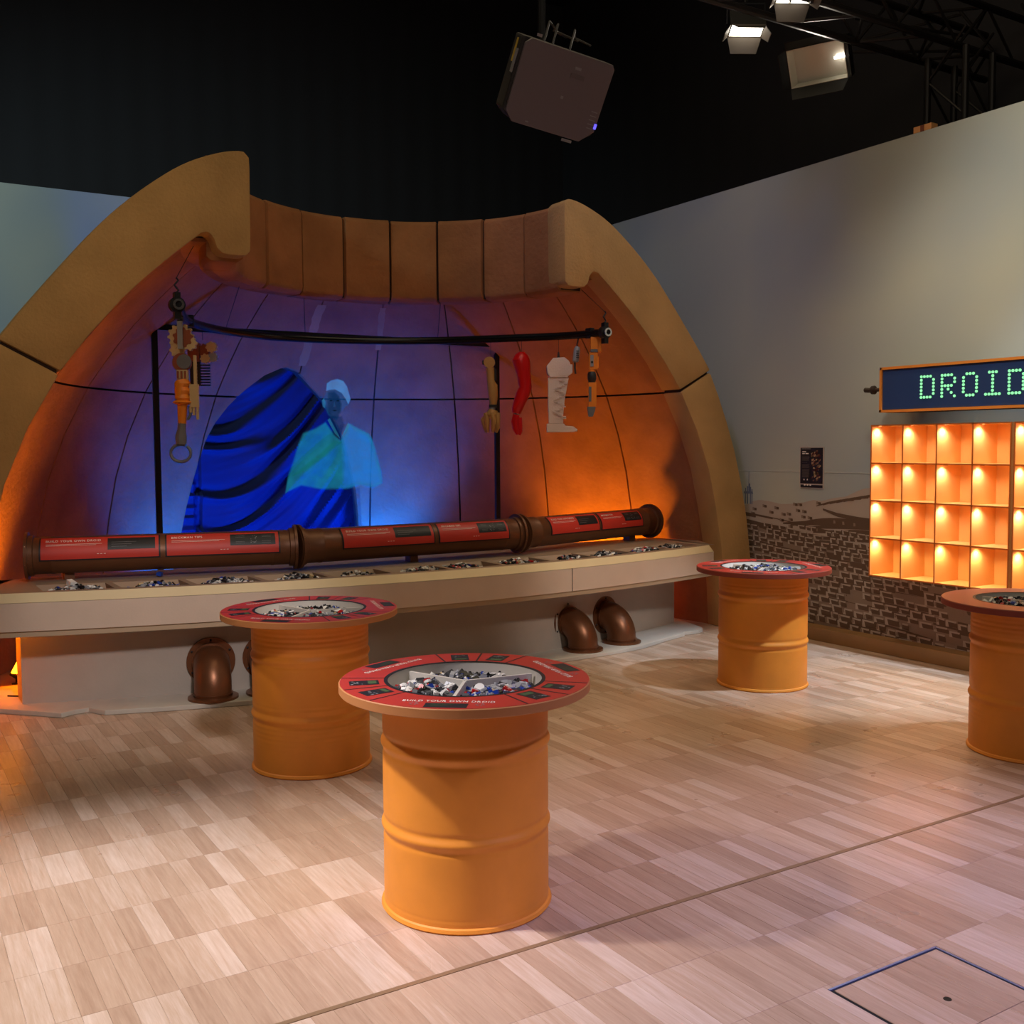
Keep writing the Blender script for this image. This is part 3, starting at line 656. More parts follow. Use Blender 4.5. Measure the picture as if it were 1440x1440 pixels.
for i in range(3):
    a, b = PT[i], PT[i+1]; ax = (b-a).normalized(); L = (b-a).length
    mb = MB()
    seq = [(0, PR-.02), (0, PR+.012), (.05, PR+.012), (.055, PR), (.15, PR), (.155, PR+.003), (.17, PR+.003), (.175, PR)]
    seq += [(L-.175, PR), (L-.17, PR+.003), (L-.155, PR+.003), (L-.15, PR), (L-.055, PR), (L-.05, PR+.012), (L, PR+.012), (L, PR-.02)]
    pts = [a+ax*(s_+1e-6*j) for j, (s_, _) in enumerate(seq)]
    n = 40; vs = []; u = ax.cross(Vector((0, 0, 1))).normalized(); w_ = ax.cross(u)
    for p, (s_, r_) in zip(pts, seq):
        for k in range(n): q = 2*pi*k/n; vs.append(p+(u*cos(q)+w_*sin(q))*r_)
    mb.add(vs, [(j*n+k, j*n+(k+1) % n, (j+1)*n+(k+1) % n, (j+1)*n+k) for j in range(len(seq)-1) for k in range(n)]+[tuple(range(n)), tuple(reversed(range((len(seq)-1)*n, len(seq)*n)))])
    seg = mb.build('pipe_length', bronze2, pipe, smooth=True)
    # bolts on flange collars
    bo = MB()
    for s_ in (.012, L-.012):
        for k in range(8):
            q = 2*pi*k/8+.3; c_ = a+ax*s_+(u*cos(q)+w_*sin(q))*(PR+.028); MB().ball(c_, .007, 6).build('bolt', mat('bolt_head', (150, 110, 84), .3, .7), pipe, smooth=True)
    for s_ in (.012, L-.012):
        fl_ = MB(); ring_on(fl_, a+ax*s_, ax, PR-.01, PR+.034, .018); fl_.build('flange', bronze2, pipe, smooth=True)
    # panels
    nh = Vector((ax.y, -ax.x, 0))
    if nh.y > 0: nh = -nh
    spans = [[(.10, .80), (.85, 1.56)], [(.30, 1.0), (1.05, 1.74-.10)], [(.27, .86), (.90, 1.46)]][i]
    for j, (s0, s1) in enumerate(spans):
        def surf(s_, t_, lift, a=a, ax=ax, nh=nh):
            al = radians(64)-t_/PR; r_ = PR+lift; return a+ax*s_+nh*(r_*cos(al))+Vector((0, 0, r_*sin(al)))
        def patchq(sa, sb, ta, tb, lift, mt, nm, par, s0=s0):
            mb = MB(); nt_ = 8; vs = []
            for ii in range(nt_+1):
                t_ = ta+(tb-ta)*ii/nt_; vs += [surf(sa, t_, lift), surf(sb, t_, lift), surf(sa, t_, lift-.004), surf(sb, t_, lift-.004)]
            fs = []
            for ii in range(nt_):
                o_ = 4*ii; fs += [(o_, o_+1, o_+5, o_+4), (o_+2, o_+6, o_+7, o_+3), (o_, o_+4, o_+6, o_+2), (o_+1, o_+3, o_+7, o_+5)]
            fs += [(0, 2, 3, 1), (4*nt_, 4*nt_+1, 4*nt_+3, 4*nt_+2)]
            return mb.add(vs, fs).build(nm, mt, par, smooth=True)
        W_ = s1-s0; H_ = .150
        brd = patchq(s0-.010, s1+.010, -.008, H_+.008, .004, darkp, 'instruction_panel', pipe)
        patchq(s0, s1, 0, H_, .0055, redp, 'red_print', brd)
        x0_ = s0+W_*.56; x1_ = s1-W_*.03; patchq(x0_, x1_, H_*.12, H_*.66, .0065, darkp, 'dark_print_box', brd)
        tm = MB(); ttl = 'BUILD YOUR OWN DROID' if j == 0 else 'BRICKMAN TIPS'
        wt = W_*(.46 if j == 0 else .27); hc = .0165
        put_text(tm, ttl, hc, wt, lambda X_, Y_: surf(s0+.03+wt/2+X_, .040-Y_, .0066))
        for (ta, w2) in ((.056, .47), (.064, .42)):
            tm.add([surf(s0+.03, ta, .0066), surf(s0+.03+W_*w2, ta, .0066), surf(s0+.03+W_*w2, ta+.0018, .0066), surf(s0+.03, ta+.0018, .0066)], [(0, 1, 2, 3)])
        for q in range(3):
            sx = s0+W_*.47+.02*q; tm.add([surf(sx, H_*.80, .0066), surf(sx+.012, H_*.80, .0066), surf(sx+.012, H_*.80+.0025, .0066), surf(sx, H_*.80+.0025, .0066)], [(0, 1, 2, 3)])
        tm.build('lettering', whitep, brd, weld=False)
        dm = MB(); bw = x1_-x0_
        if j == 0:
            for q in range(3):
                tt = H_*(.33+.10*q); dm.add([surf(x0_+bw*.08, tt, .0072), surf(x0_+bw*(.6-.1*q), tt, .0072), surf(x0_+bw*(.6-.1*q), tt+.0016, .0072), surf(x0_+bw*.08, tt+.0016, .0072)], [(0, 1, 2, 3)])
        else:
            rr = random.Random(i)
            for q in range(16):
                cx2 = x0_+bw*(.5+rr.uniform(-.10, .10)); ty = H_*(.38+rr.uniform(-.18, .18)); dd = rr.uniform(.003, .007)
                dm.add([surf(cx2, ty, .0072), surf(cx2+dd, ty+.002, .0072), surf(cx2+dd*.6, ty+dd, .0072), surf(cx2-.002, ty+dd*.7, .0072)], [(0, 1, 2, 3)])
            for sx in (.12, .70):
                for q in range(6):
                    ty = H_*(.22+.07*q)
                    if q == 2 or q == 3: continue
                    dm.add([surf(x0_+bw*sx, ty, .0072), surf(x0_+bw*(sx+.2), ty, .0072), surf(x0_+bw*(sx+.2), ty+.0016, .0072), surf(x0_+bw*sx, ty+.0016, .0072)], [(0, 1, 2, 3)])
        dm.build('box_drawing', greyl, brd, weld=False)
# cradle feet under the pipe
for p in (PT[0]*.85+PT[1]*.15, PT[1]*.5+PT[2]*.5, PT[2]*.15+PT[3]*.85):
    MB().box(p.x-.03, p.y+.0, .742, p.x+.03, p.y+.09, .80).build('cradle', bronze2, pipe)

# ------------------------------------------------------------------ pipe elbows at the foot of the counter
def elbow(x_, y_, label):
    t = thing('pipe_elbow', label, 'pipe elbow', (x_, y_, .03), 'bronze pipe elbows at the foot of the counter')
    r_, B = .113, .155; yw = yb(x_)
    slope = .146*(x_-3.36)+.01; nv = Vector((slope, -1, 0)).normalized()      # outward from the panel
    zc = .03+.045+B; base = Vector((x_, y_, 0)); hor = -nv; Lh = B
    pts = [base+Vector((0, 0, .032)), base+Vector((0, 0, .075))]
    c_ = base+hor*B+Vector((0, 0, .075))
    for k in range(1, 13):
        q = radians(90*k/12); pts.append(c_-hor*B*cos(q)+Vector((0, 0, B*sin(q))))
    end = pts[-1]+hor*.02; pts.append(end)
    MB().tube(pts, r_, 36).build('bend', bronze, t, smooth=True)
    MB().lathe([(r_-.01, .030), (.153, .030), (.153, .044), (r_+.004, .048)], base, 36, True).build('foot_flange', bronze, t, smooth=True)
    mb = MB(); ring_on(mb, end-hor*.006, hor, r_-.01, .150, .016); mb.build('wall_flange', bronze, t, smooth=True)
    mb = MB()
    mb.tube([base+Vector((0, 0, .060)), base+Vector((0, 0, .066))], r_+.006, 36); mb.tube([end-hor*.045, end-hor*.038], r_+.006, 36)
    mb.build('bead', bronze, t, smooth=True)
    side = hor.cross(Vector((0, 0, 1)))
    for k in range(6):
        q = pi/2+2*pi*k/6; c2 = end-hor*.016+(side*cos(q)+Vector((0, 0, sin(q))))*.134
        MB().ball(c2, .008, 8).build('bolt', darkp, t, smooth=True)
elbow(1.78, 6.41, 'bronze pipe elbow standing alone at the left end of the counter base')
elbow(2.13, 6.36, 'bronze pipe elbow mostly hidden behind the second drum table')
elbow(4.585, 6.385, 'bronze pipe elbow nearer the middle of the right-hand pair')
elbow(5.02, 6.47, 'bronze pipe elbow rightmost under the counter')

# ------------------------------------------------------------------ drum tables
def drum_table(x_, y_, phi, label, ribs, corr, edge, topm, printed, npieces, seed, individual=False):
    t = thing('drum_table', label, 'table', (x_, y_, 0), 'drum tables on the wooden floor'); c = Vector((x_, y_, 0))
    prof = [(0, .004), (.27, .004), (.283, .012), (.294, .0), (.298, .006), (.294, .016), (.287, .020)]
    z = .02; step = .004
    while z < .746:
        r_ = .2875
        for rz in ribs: r_ += .0068*math.exp(-((z-rz)/.013)**2)-.003*math.exp(-((z-rz-.026)/.009)**2)-.003*math.exp(-((z-rz+.026)/.009)**2)
        for (z0, z1) in corr:
            if z0 < z < z1: r_ += .0006*sin((z-z0)/(z1-z0)*pi)*cos((z-z0)*2*pi/.024)
        prof.append((r_, z)); z += step
    prof += [(.287, .747), (.281, .747), (.281, .05)]
    MB().lathe(prof, c, 72).build('drum', orange, t, smooth=True)
    RO_, RH = .434, .270
    MB().lathe([(RH, .748), (RO_-.003, .748), (RO_, .751), (RO_, .777), (RO_-.003, .780), (RH, .780)], c, 96, True).build('table_top', [edge, topm][0:1], t, smooth=True)
    def P(d, s_, z, ph):   # d outwards from centre, s_ to the right for someone standing at angle ph
        rd = Vector((cos(ph), sin(ph), 0)); tg = Vector((-sin(ph), cos(ph), 0)); return c+rd*d+tg*s_+Vector((0, 0, z))
    tp = MB().lathe([(RH+.001, .7795), (RO_-.004, .7795), (RO_-.004, .7808), (RH+.001, .7808)], c, 96, True).build('printed_ring', topm, t, smooth=True)
    MB().lathe([(RH-.003, .7800), (RH+.010, .7800), (RH+.010, .7814), (RH-.003, .7814)], c, 96, True).build('hole_trim', darkp, t, smooth=True)
    if printed:
        dk, wh, gr, gl = MB(), MB(), MB(), MB(); cards = []; seps = []
        def rect(mb, d0, d1, s0, s1, ph, z=.7814):
            mb.add([P(d0, s0, z, ph), P(d1, s0, z, ph), P(d1, s1, z, ph), P(d0, s1, z, ph)], [(0, 1, 2, 3)])
        for k in range(3):
            ph = radians(phi+120*k)
            dk = MB(); cards.append(dk); rect(dk, .362, .416, -.068, .068, ph)
            put_text(wh, 'BUILD YOUR OWN DROID', .021, .295, lambda X_, Y_: P(.346-Y_, X_, .7816, ph))
            for q in range(4): rect(gr, .372+.009*q, .3745+.009*q, -.05, .03-.012*q, ph, .7818)
            for sx in (-.105, .105):
                for q in range(6):
                    aa = q*1.05; dd, ss = .372+.012*sin(aa), sx+.012*cos(aa)
                    rect(gl, dd-.002, dd+.003, ss-.003, ss+.003, ph, .7816)
            for e in (36, 60, 84):
                pe = ph+radians(e); dk = MB(); seps.append(dk); rect(dk, RH+.008, RO_-.006, -.0032, .0032, pe)
            for e in (48, 72):
                pe = ph+radians(e); dk = MB(); cards.append(dk); rect(dk, .298, .398, -.033, .033, pe)
                rect(gr, .306, .335 if e == 48 else .325, -.025, .02, pe, .7818)
                rr = random.Random(seed+k*7+e)
                for q in range(9):
                    d_, s_ = .352+rr.uniform(0, .034), rr.uniform(-.024, .022)
                    rect(gl, d_, d_+rr.uniform(.003, .008), s_, s_+rr.uniform(.003, .010), pe, .7818)
        [q.build('card_print', darkp, tp, weld=False) for q in cards]; [q.build('dividing_line', darkp, tp, weld=False) for q in seps]; tag(wh.build('lettering', whitep, tp, weld=False), None, None, None, 'stuff')
        tag(gr.build('green_print', greenp, tp, weld=False), None, None, None, 'stuff'); tag(gl.build('grey_drawing', greyl, tp, weld=False), None, None, None, 'stuff')
    # bin tray
    bz = .718
    MB().lathe([(RH-.001, .7795), (RH-.004, .76), (RH-.012, bz), (0, bz), (0, bz-.003), (RH-.008, bz-.003), (RH+.002, .762), (RH+.003, .7795)], c, 64).build('bin_tray', binw, t, smooth=True)
    for k in range(3):
        ph = radians(phi+120*k); rd = Vector((cos(ph), sin(ph), 0)); tg = Vector((-sin(ph), cos(ph), 0))
        MB().obox(c+rd*(RH/2-.006)+Vector((0, 0, (bz+.772)/2)), rd*(RH/2-.010), tg*.0055, Vector((0, 0, (.772-bz)/2))).build('divider', binw, t)
    def ins(px, py, k=None):
        dx, dy = px-x_, py-y_; r_ = hypot(dx, dy)
        if r_ > RH-.035: return None
        a = (atan2(dy, dx)-radians(phi)) % (2*pi); s_ = a % (2*pi/3)
        if min(s_, 2*pi/3-s_)*r_ < .020: return None
        if k is not None and int(a//(2*pi/3)) != k: return None
        return .35+.65*min(1, (RH-r_)/.1)*(.7+.3*sin(dx*31)*cos(dy*27))
    where = [('right-hand', 'first bin'), ('far', 'second bin'), ('left-hand', 'third bin')]
    for k in range(3):
        p = pile('loose_bricks', lambda a, b: ins(a, b, k), x_-.26, x_+.26, y_-.26, y_+.26, bz+.002, (.036 if y_ < 3.11 or individual else .044) if x_ < 4 else .054, int(npieces*1.6), seed+k, wts=[(7, 5, 4, 3, 3, 1.3, .6), (8, 5, 3, 3, 1.4, .3, .3), (8, 5, 4, 3.4, .9, 2, .3)][k])
        tag(p, 'heap of loose toy bricks in the %s bin of the %s' % (where[k][0], label.split(',')[0]), 'toy bricks', 'brick heaps in the drum table bins', 'stuff')
        if individual:
            r = random.Random(90+k); n = 0
            while n < 34:
                px, py = r.uniform(x_-.24, x_+.24), r.uniform(y_-.24, y_+.24); h = ins(px, py, k)
                if h is None: continue
                ci = r.choices(range(7), [(5, 4, 4, 3, 4, 1.6, .4), (7, 4, 3, 3, 2, 0, 0), (6, 4, 4, 4, 1.0, 3, 0)][k])[0]
                mb = MB(); zz = bz+.008+.036*h
                li_ = r.choice([0, 1, 2]); kd = r.choice([0, 0, 0, 1, 1, 2, 3])
                brick(mb, (px, py, zz), rot(r), [.024, .033, .044][li_], r.choice([.016, .020]), r.choice([.010, .016, .020]), kd)
                ds = ['short', 'medium', 'long'][li_]+' '+CN_[ci]+' '+['studded', 'sloped', 'round', 'bar-shaped'][kd]
                o = mb.build('toy_brick', PC[ci], origin=(px, py, zz), weld=False)
                tag(o, '%s toy brick in the %s bin of the nearest drum table' % (ds, where[k][0]), 'toy brick', '%s toy bricks, %s bin of the nearest table' % (ds, where[k][0])); n += 1
    return t
drum_table(1.74, 3.125, -128, 'nearest drum table, orange drum under a red printed ring top in the foreground', (.29, .575), ((.03, .05),), edget, redt, True, 150, 100, True)
drum_table(1.855, 4.915, -134.5, 'second drum table, between the foreground table and the left elbow pipe', (.275, .565), ((.14, .26), (.30, .36), (.60, .72)), edget, redt, True, 190, 200)
drum_table(5.01, 4.94, -145, 'far right drum table, in front of the landscape print below the poster', (.30, .60), ((.02, .04), (.64, .70)), edger, redt, True, 170, 300)
drum_table(5.055, 3.099, -140, 'rightmost drum table, plain glare-tinted red top cut by the photo edge below the lit shelves', (.285, .575), ((.15, .28), (.61, .72)), edger, redg, False, 170, 400)

# ------------------------------------------------------------------ lit shelves
YC = [5.141, 4.868, 4.588, 4.307, 4.030]; ZR = [.609, .889, 1.164, 1.440, 1.715]
def shelf_unit(ya, label, light_=True):
    X0, X1 = 6.30, 6.57; pit_ = .2775; t = thing('cubby_shelf', label, 'shelf', (X1, ya-pit_*2, .609), 'lit orange cubby shelves on the right wall')
    ye = ya-pit_*4; th = .008
    MB().box(X1-.006, ye, .605, X1, ya, 1.719).build('back_board', shelfo, t)
    for k in range(5):
        y_ = ya-pit_*k; hw = th if k in (0, 4) else th/2
        yy = (y_-th, y_) if k == 0 else ((y_, y_+th) if k == 4 else (y_-th/2, y_+th/2))
        MB().box(X0, yy[0], .605, X1-.006, yy[1], 1.719).build('upright', shelfo, t)
        MB().box(X0-.002, yy[0]-.001, .604, X0+.0005, yy[1]+.001, 1.720).build('edge_strip', shelfe, t)
    for k in range(5):
        z_ = ZR[k]
        MB().box(X0+.001, ye+th, z_-.004, X1-.006, ya-th, z_+.004).build('shelf_board', shelfo, t)
        MB().box(X0-.002, ye+th, z_-.005, X0+.0005, ya-th, z_+.005).build('edge_strip', shelfe, t)
    for r_ in range(4):
        for k in range(4):
            yc = ya-pit_*k-.036; zc = ZR[r_+1]-.005; xc = X0+.055
            MB().lathe([(.016, 0), (.016, -.004), (.012, -.005)], (xc, yc, zc), 14).build('lamp_rim', shelfe, t)
            MB().lathe([(.0, -.0045), (.011, -.0045), (.011, -.003), (0, -.003)], (xc, yc, zc), 12).build('puck_lamp', lampw, t)
            if light_:
                l = bpy.data.lights.new('puck_light', 'SPOT'); l.energy = 3.3; l.color = (1, .80, .42) if r_ == 0 else (1, .80, .58); l.spot_size = radians(150); l.spot_blend = 1; l.shadow_soft_size = .012
                o = bpy.data.objects.new('puck_light', l); o.location = Vector((xc, yc, zc-.012)); COL.objects.link(o)
    return t
shelf_unit(5.141, 'left orange cubby shelf of sixteen lit boxes under the droid sign')
shelf_unit(4.012, 'right orange cubby shelf of lit boxes cut off by the photo edge')
# sign
SX = 6.25; sg = thing('sign_board', 'long navy sign in an orange frame with green dot letters over the shelves', 'sign', (6.4, 3.9, 1.807))
ys0, ys1, zs0, zs1 = 5.034, 2.95, 1.807, 2.131
MB().box(SX+.02, ys1, zs0, 6.50, ys0, zs1).build('box_body', mat('sign_box', (92, 62, 46), .7), sg)
MB().box(SX+.012, ys1+.02, zs0+.02, SX+.02, ys0-.02, zs1-.02).build('dark_face', navy, sg)
for nm, bb in (('frame_bar', (SX, ys1, zs0, SX+.03, ys0, zs0+.018)), ('frame_bar', (SX, ys1, zs1-.018, SX+.03, ys0, zs1)), ('frame_bar', (SX, ys0-.018, zs0, SX+.03, ys0, zs1)), ('frame_bar', (SX, ys1, zs0, SX+.03, ys1+.018, zs1))):
    MB().box(*bb).build(nm, mat('orange_frame', (226, 134, 48), .5), sg)
GL = {'D': ['1111.', '1...1', '1...1', '1...1', '1...1', '1...1', '1111.'], 'R': ['1111.', '1...1', '1...1', '1111.', '1.1..', '1..1.', '1...1'], 'O': ['.111.', '1...1', '1...1', '1...1', '1...1', '1...1', '.111.'], 'I': ['.111.', '..1..', '..1..', '..1..', '..1..', '..1..', '11111']}
PY, PZ = .0243, .0238
for li, ch in enumerate('DROID'):
    y0_ = 4.688-li*PY*6.75; z0_ = 2.045
    mb = MB(); halo = MB()
    for r_ in range(7):
        for c_ in range(5):
            if GL[ch][r_][c_] == '1':
                cy, cz = y0_-c_*PY, z0_-r_*PZ; n = 10
                mb.tube([(SX+.012, cy, cz), (SX+.007, cy, cz)], .0098, n)
                halo.tube([(SX+.0125, cy, cz), (SX+.0112, cy, cz)], .0135, n)  # glow around each dot, put in as a faintly emissive disc
    mb.build('dot_letter', led, sg, weld=False); halo.build('dot_halo', mat('green_halo', (10, 60, 40), .5, emit=.3), sg, weld=False)
# rod end beside the sign
rd_ = thing('brown_rod', 'dark brown rod with a knob poking out left of the sign', 'rod', (6.42, 5.10, 1.95))
MB().tube([(6.30, 5.03, 1.975), (6.30, 5.13, 1.975)], .014, 12).build('rod', mat('dark_brown', (70, 50, 36), .5, .3), rd_, smooth=True)
MB().tube([(6.30, 5.105, 1.975), (6.30, 5.115, 1.975), (6.30, 5.135, 1.975), (6.30, 5.145, 1.975)], [.02, .032, .032, .02], 14).tube([(6.30, 5.145, 1.975), (6.30, 5.16, 1.975), (6.30, 5.20, 1.978), (6.30, 5.21, 1.978)], [.012, .018, .018, .008], 12).build('knob', mat('dark_brown2', (58, 44, 34), .5, .3), rd_, smooth=True)
MB().box(6.30, 5.05, 1.94, 6.60, 5.07, 1.962).build('bracket', mat('dark_brown', (70, 50, 36), .5), rd_)
# poster on the wall
ps = thing('poster', 'small dark portrait poster taped to the pale wall left of the shelves', 'poster', (6.598, 5.972, 1.22))
pb = MB().box(6.5935, 5.842, 1.222, 6.597, 6.098, 1.560).build('poster_sheet', mat('poster_border', (188, 172, 160), .6), ps)
MB().box(6.5920, 5.852, 1.258, 6.5938, 6.090, 1.553).build('dark_field', mat('poster_dark', (34, 28, 27), .4), ps)
MB().box(6.5920, 5.852, 1.226, 6.5938, 6.086, 1.248).build('dark_strip', mat('poster_dark', (34, 28, 27), .4), ps)
wt, gy, ph_ = MB(), MB(), [MB(), MB(), MB()]
def pr(mb, y0, y1, z0, z1): mb.box(6.5912, min(y0, y1), z0, 6.5921, max(y0, y1), z1)
pr(wt, 6.07, 6.03, 1.515, 1.523); pr(wt, 6.07, 6.043, 1.500, 1.508); pr(wt, 6.035, 6.003, 1.500, 1.509); pr(wt, 6.078, 5.98, 1.543, 1.545); pr(gy, 6.073, 6.018, 1.430, 1.433)
for z0, z1 in ((1.448, 1.482), (1.388, 1.418), (1.31, 1.375)):
    zz = z0
    while zz < z1: pr(gy, 6.07, 6.0-rnd.uniform(0, .008), zz, zz+.0035); zz += .0075
for y_ in (6.055, 6.02): wt.prism([(6.5914, y_, 1.285), (6.5914, y_-.014, 1.285), (6.5914, y_-.007, 1.30)], (.0006, 0, 0))
for q in range(3): wt.prism([(6.5914, 6.04-.03*q+.010*cos(k*pi/5), 1.246+.006*sin(k*pi/5)) for k in range(10)], (.0006, 0, 0))
for k in range(60):
    i = rnd.choice([0, 1, 2]); y_ = 5.975-rnd.random()*.085; z_ = 1.275+rnd.random()*.25; a_ = rnd.uniform(.008, .022)
    ph_[i].prism([(6.5914, y_, z_), (6.5914, y_-a_, z_+a_*.5), (6.5914, y_-a_*1.1, z_+a_*1.2), (6.5914, y_+.003, z_+a_*.9)], (.0006, 0, 0))
wt.build('white_marks', whitep, ps, weld=False); gy.build('text_lines', mat('poster_grey', (92, 80, 72), .6), ps, weld=False)
for i, c_ in enumerate(((120, 84, 52), (84, 26, 22), (176, 146, 110))): ph_[i].build('picture_print', mat('poster_pic%d' % i, c_, .5), ps, weld=False)

# ------------------------------------------------------------------ hanging rail
RZ = 2.45
RPTS = [(1.645, 6.485), (1.89, 7.245), (2.22, 7.70), (2.54, 7.92), (2.865, 8.03), (3.425, 7.98), (3.96, 7.72), (4.385, 7.30), (4.765, 6.825), (4.88, 6.475)]
def rail_line(n=12):
    P = [Vector(p) for p in RPTS]; Q = [2*P[0]-P[1]]+P+[2*P[-1]-P[-2]]; o = []
    for i in range(1, len(Q)-2):
        a, b, c, d = Q[i-1:i+3]
        for k in range(n): t = k/n; o.append(.5*((2*b)+(c-a)*t+(2*a-5*b+4*c-d)*t*t+(3*b-a-3*c+d)*t**3))
    return [Vector((p.x, p.y, RZ)) for p in o+[P[-1]]]
RL = rail_line()
rail = thing('hanging_rail', 'black curved rail hung on wires across the dome', 'rail', (3.3, 8.0, RZ))
MB().tube(RL[::2], .030, 16).build('rail_tube', mat('gloss_black', (16, 16, 18), .25, .2), rail, smooth=True)
for d in (108, 0):
    p = RL[d]; mb = MB(); ax = Vector((0, -1, 0)); ring_on(mb, p+ax*.010, ax, .020, .033, .02, 20); mb.build('end_ring', mat('bright_steel', (200, 200, 205), .2, .9), rail, smooth=True)
    mb = MB(); ring_on(mb, p-ax*.03, ax, .025, .048, .045, 16); mb.box(p.x-.018, p.y+.005, p.z+.035, p.x+.018, p.y+.05, p.z+.075); mb.box(p.x-.018, p.y+.005, p.z-.085, p.x+.018, p.y+.05, p.z-.04); mb.build('end_clamp', blk, rail, smooth=True)
    mb = MB()
    for q in range(3): mb.tube([p+Vector((0, .03, .075+.03*q)), p+Vector((.012*(-1)**q, .03, .09+.03*q)), p+Vector((0, .03, .105+.03*q))], .006, 6)
    mb.build('shackle', blk, rail, smooth=True)
    sx = 1 if d > 50 else -1
    MB().tube([p+Vector((0, .03, .16)), Vector((3.36+sx*1.50, 6.90, 2.89))], .0022, 5).build('wire', blk, rail)
for d in (28, 52, 74):
    p = RL[d]; q = (p-Vector((DC.x, DC.y, 0))); q.z = 0; q = q.normalized()*1.38
    MB().tube([p+Vector((0, 0, .03)), Vector((DC.x+q.x, DC.y+q.y, 2.80))], .0022, 5).build('wire', blk, rail)
for d in (14, 102): p = RL[d]; MB().box(p.x-.02, p.y-.035, p.z-.035, p.x+.02, p.y+.035, p.z+.045).build('rail_clamp', blk, rail, bevel=.006)

# ------------------------------------------------------------------ hanging toy-brick limbs
T_ = dict(tan=mat('limb_tan', (196, 150, 84), .5), beige=mat('limb_beige', (198, 168, 120), .5), red=mat('limb_red', (214, 14, 16), .35), white=mat('limb_white', (236, 214, 200), .5, bump=.3, bscale=90),
          orange=mat('limb_orange', (232, 132, 28), .45), grey=mat('limb_grey', (104, 104, 108), .45), brown=mat('limb_brown', (140, 66, 34), .5), dark=mat('limb_dark', (36, 30, 30), .5), ltgrey=mat('limb_light_grey', (150, 150, 152), .4))
class Limb:
    def __init__(s, name, label, cat, deg, scale, pdeg=None, dz=0.):
        s.o = RL[deg].copy(); s.s = scale; s.t = thing(name, label, cat, s.o+Vector((0, 0, -.03)), 'toy-brick limbs hung from the rail')
    def P(s, u, v, w_=0): return s.o+CR*(u*s.s)+Vector((0, 0, v*s.s))+CN*(w_*s.s)
    def bx(s, u0, v0, u1, v1, w0, w1, name, m, bevel=.15):
        c = s.P((u0+u1)/2, (v0+v1)/2, (w0+w1)/2)
        return MB().obox(c, CR*(abs(u1-u0)/2*s.s), CN*(abs(w1-w0)/2*s.s), Vector((0, 0, abs(v1-v0)/2*s.s))).build(name, T_[m], s.t, bevel=bevel*s.s)
    def tb(s, pts, rs, name, m, n=12):
        return MB().tube([s.P(*p) for p in pts], [r*s.s for r in rs] if isinstance(rs, (list, tuple)) else rs*s.s, n).build(name, T_[m], s.t, smooth=True)
    def ex(s, pts, w0, w1, name, m, bevel=.3):
        return MB().prism([s.P(u, v, w0) for u, v in pts], CN*((w1-w0)*s.s)).build(name, T_[m], s.t, bevel=bevel*s.s)
    def disc(s, u, v, r, w0, w1, name, m, n=16, teeth=0):
        pts = []
        N = teeth*4 if teeth else n
        for k in range(N):
            q = 2*pi*k/N; rr = r*(1 if (not teeth or k % 4 < 2) else .82); pts.append((u+rr*cos(q), v+rr*sin(q)))
        return s.ex(pts, w0, w1, name, m, 0)
    def wire(s, v0, u=0): return MB().tube([s.P(u, -3), s.P(u*.5, v0)], .0018, 5).build('wire', blk, s.t)
# units below are millimetre-like steps of 1/170 m
K = 1/176.
# tan arm with three-fingered claw
L = Limb('toy_limb', 'tan toy-brick arm with a drooping three-fingered claw', 'toy limb', 83, 1/173.)
L.wire(-26); L.disc(-2, -33, 8, -5, 5, 'shoulder', 'tan'); L.bx(-12, -36, -9, -30, -3, 3, 'axle_pin', 'dark')
L.tb([(-1, -40), (0, -60), (2, -66), (3, -80), (3, -92)], [6, 5.5, 7.5, 6.5, 5], 'arm', 'tan'); L.bx(5, -42, 8, -58, -3, 2, 'side_plate', 'dark')
L.bx(-3, -92, 8, -96, -4, 4, 'wrist_band', 'dark'); L.tb([(2, -96), (2, -99)], 4, 'wrist', 'ltgrey')
L.tb([(3, -99), (1, -106), (2, -110)], [6, 9.5, 8], 'palm', 'tan')
for u0, u1, w_ in ((-7, -6, 2), (1, 3, 5), (9, 9, 1), (-3, -9, -3)):
    L.tb([(u0, -104, w_), (u0+(u1-u0)*1.4, -114, w_+2), (u1, -124, w_), (u1*.75, -131, w_-2)], [4.2, 4, 3.4, 2], 'finger', 'tan', 8)
# red arm
L = Limb('toy_limb', 'bright red curved toy-brick arm hanging left of the white leg', 'toy limb', 88, 1/175.)
L.wire(-20); L.tb([(0, -20), (0, -24), (-1, -31), (1, -40), (3, -52), (4, -62), (5, -70), (1, -80), (-4, -92), (-7, -101), (-8, -106)], [4, 9, 12.5, 11.5, 9.5, 9.5, 9, 9.5, 8.5, 7.5, 6], 'sleeve', 'red', 18)
L.bx(-11, -105, -8, -111, -2, 2, 'grey_rod', 'ltgrey'); L.bx(-6, -105, -4, -111, -2, 2, 'grey_rod', 'ltgrey')
L.tb([(-8, -108), (-10, -118), (-9, -128), (-6, -136)], [5, 5.5, 4.5, 2.5], 'hand', 'red', 10)
for q in range(3): L.tb([(-5+q*1.5, -112), (-4+q*1.2, -124), (-3+q, -137+2*q)], [2, 2.2, 1.4], 'finger', 'red', 7)
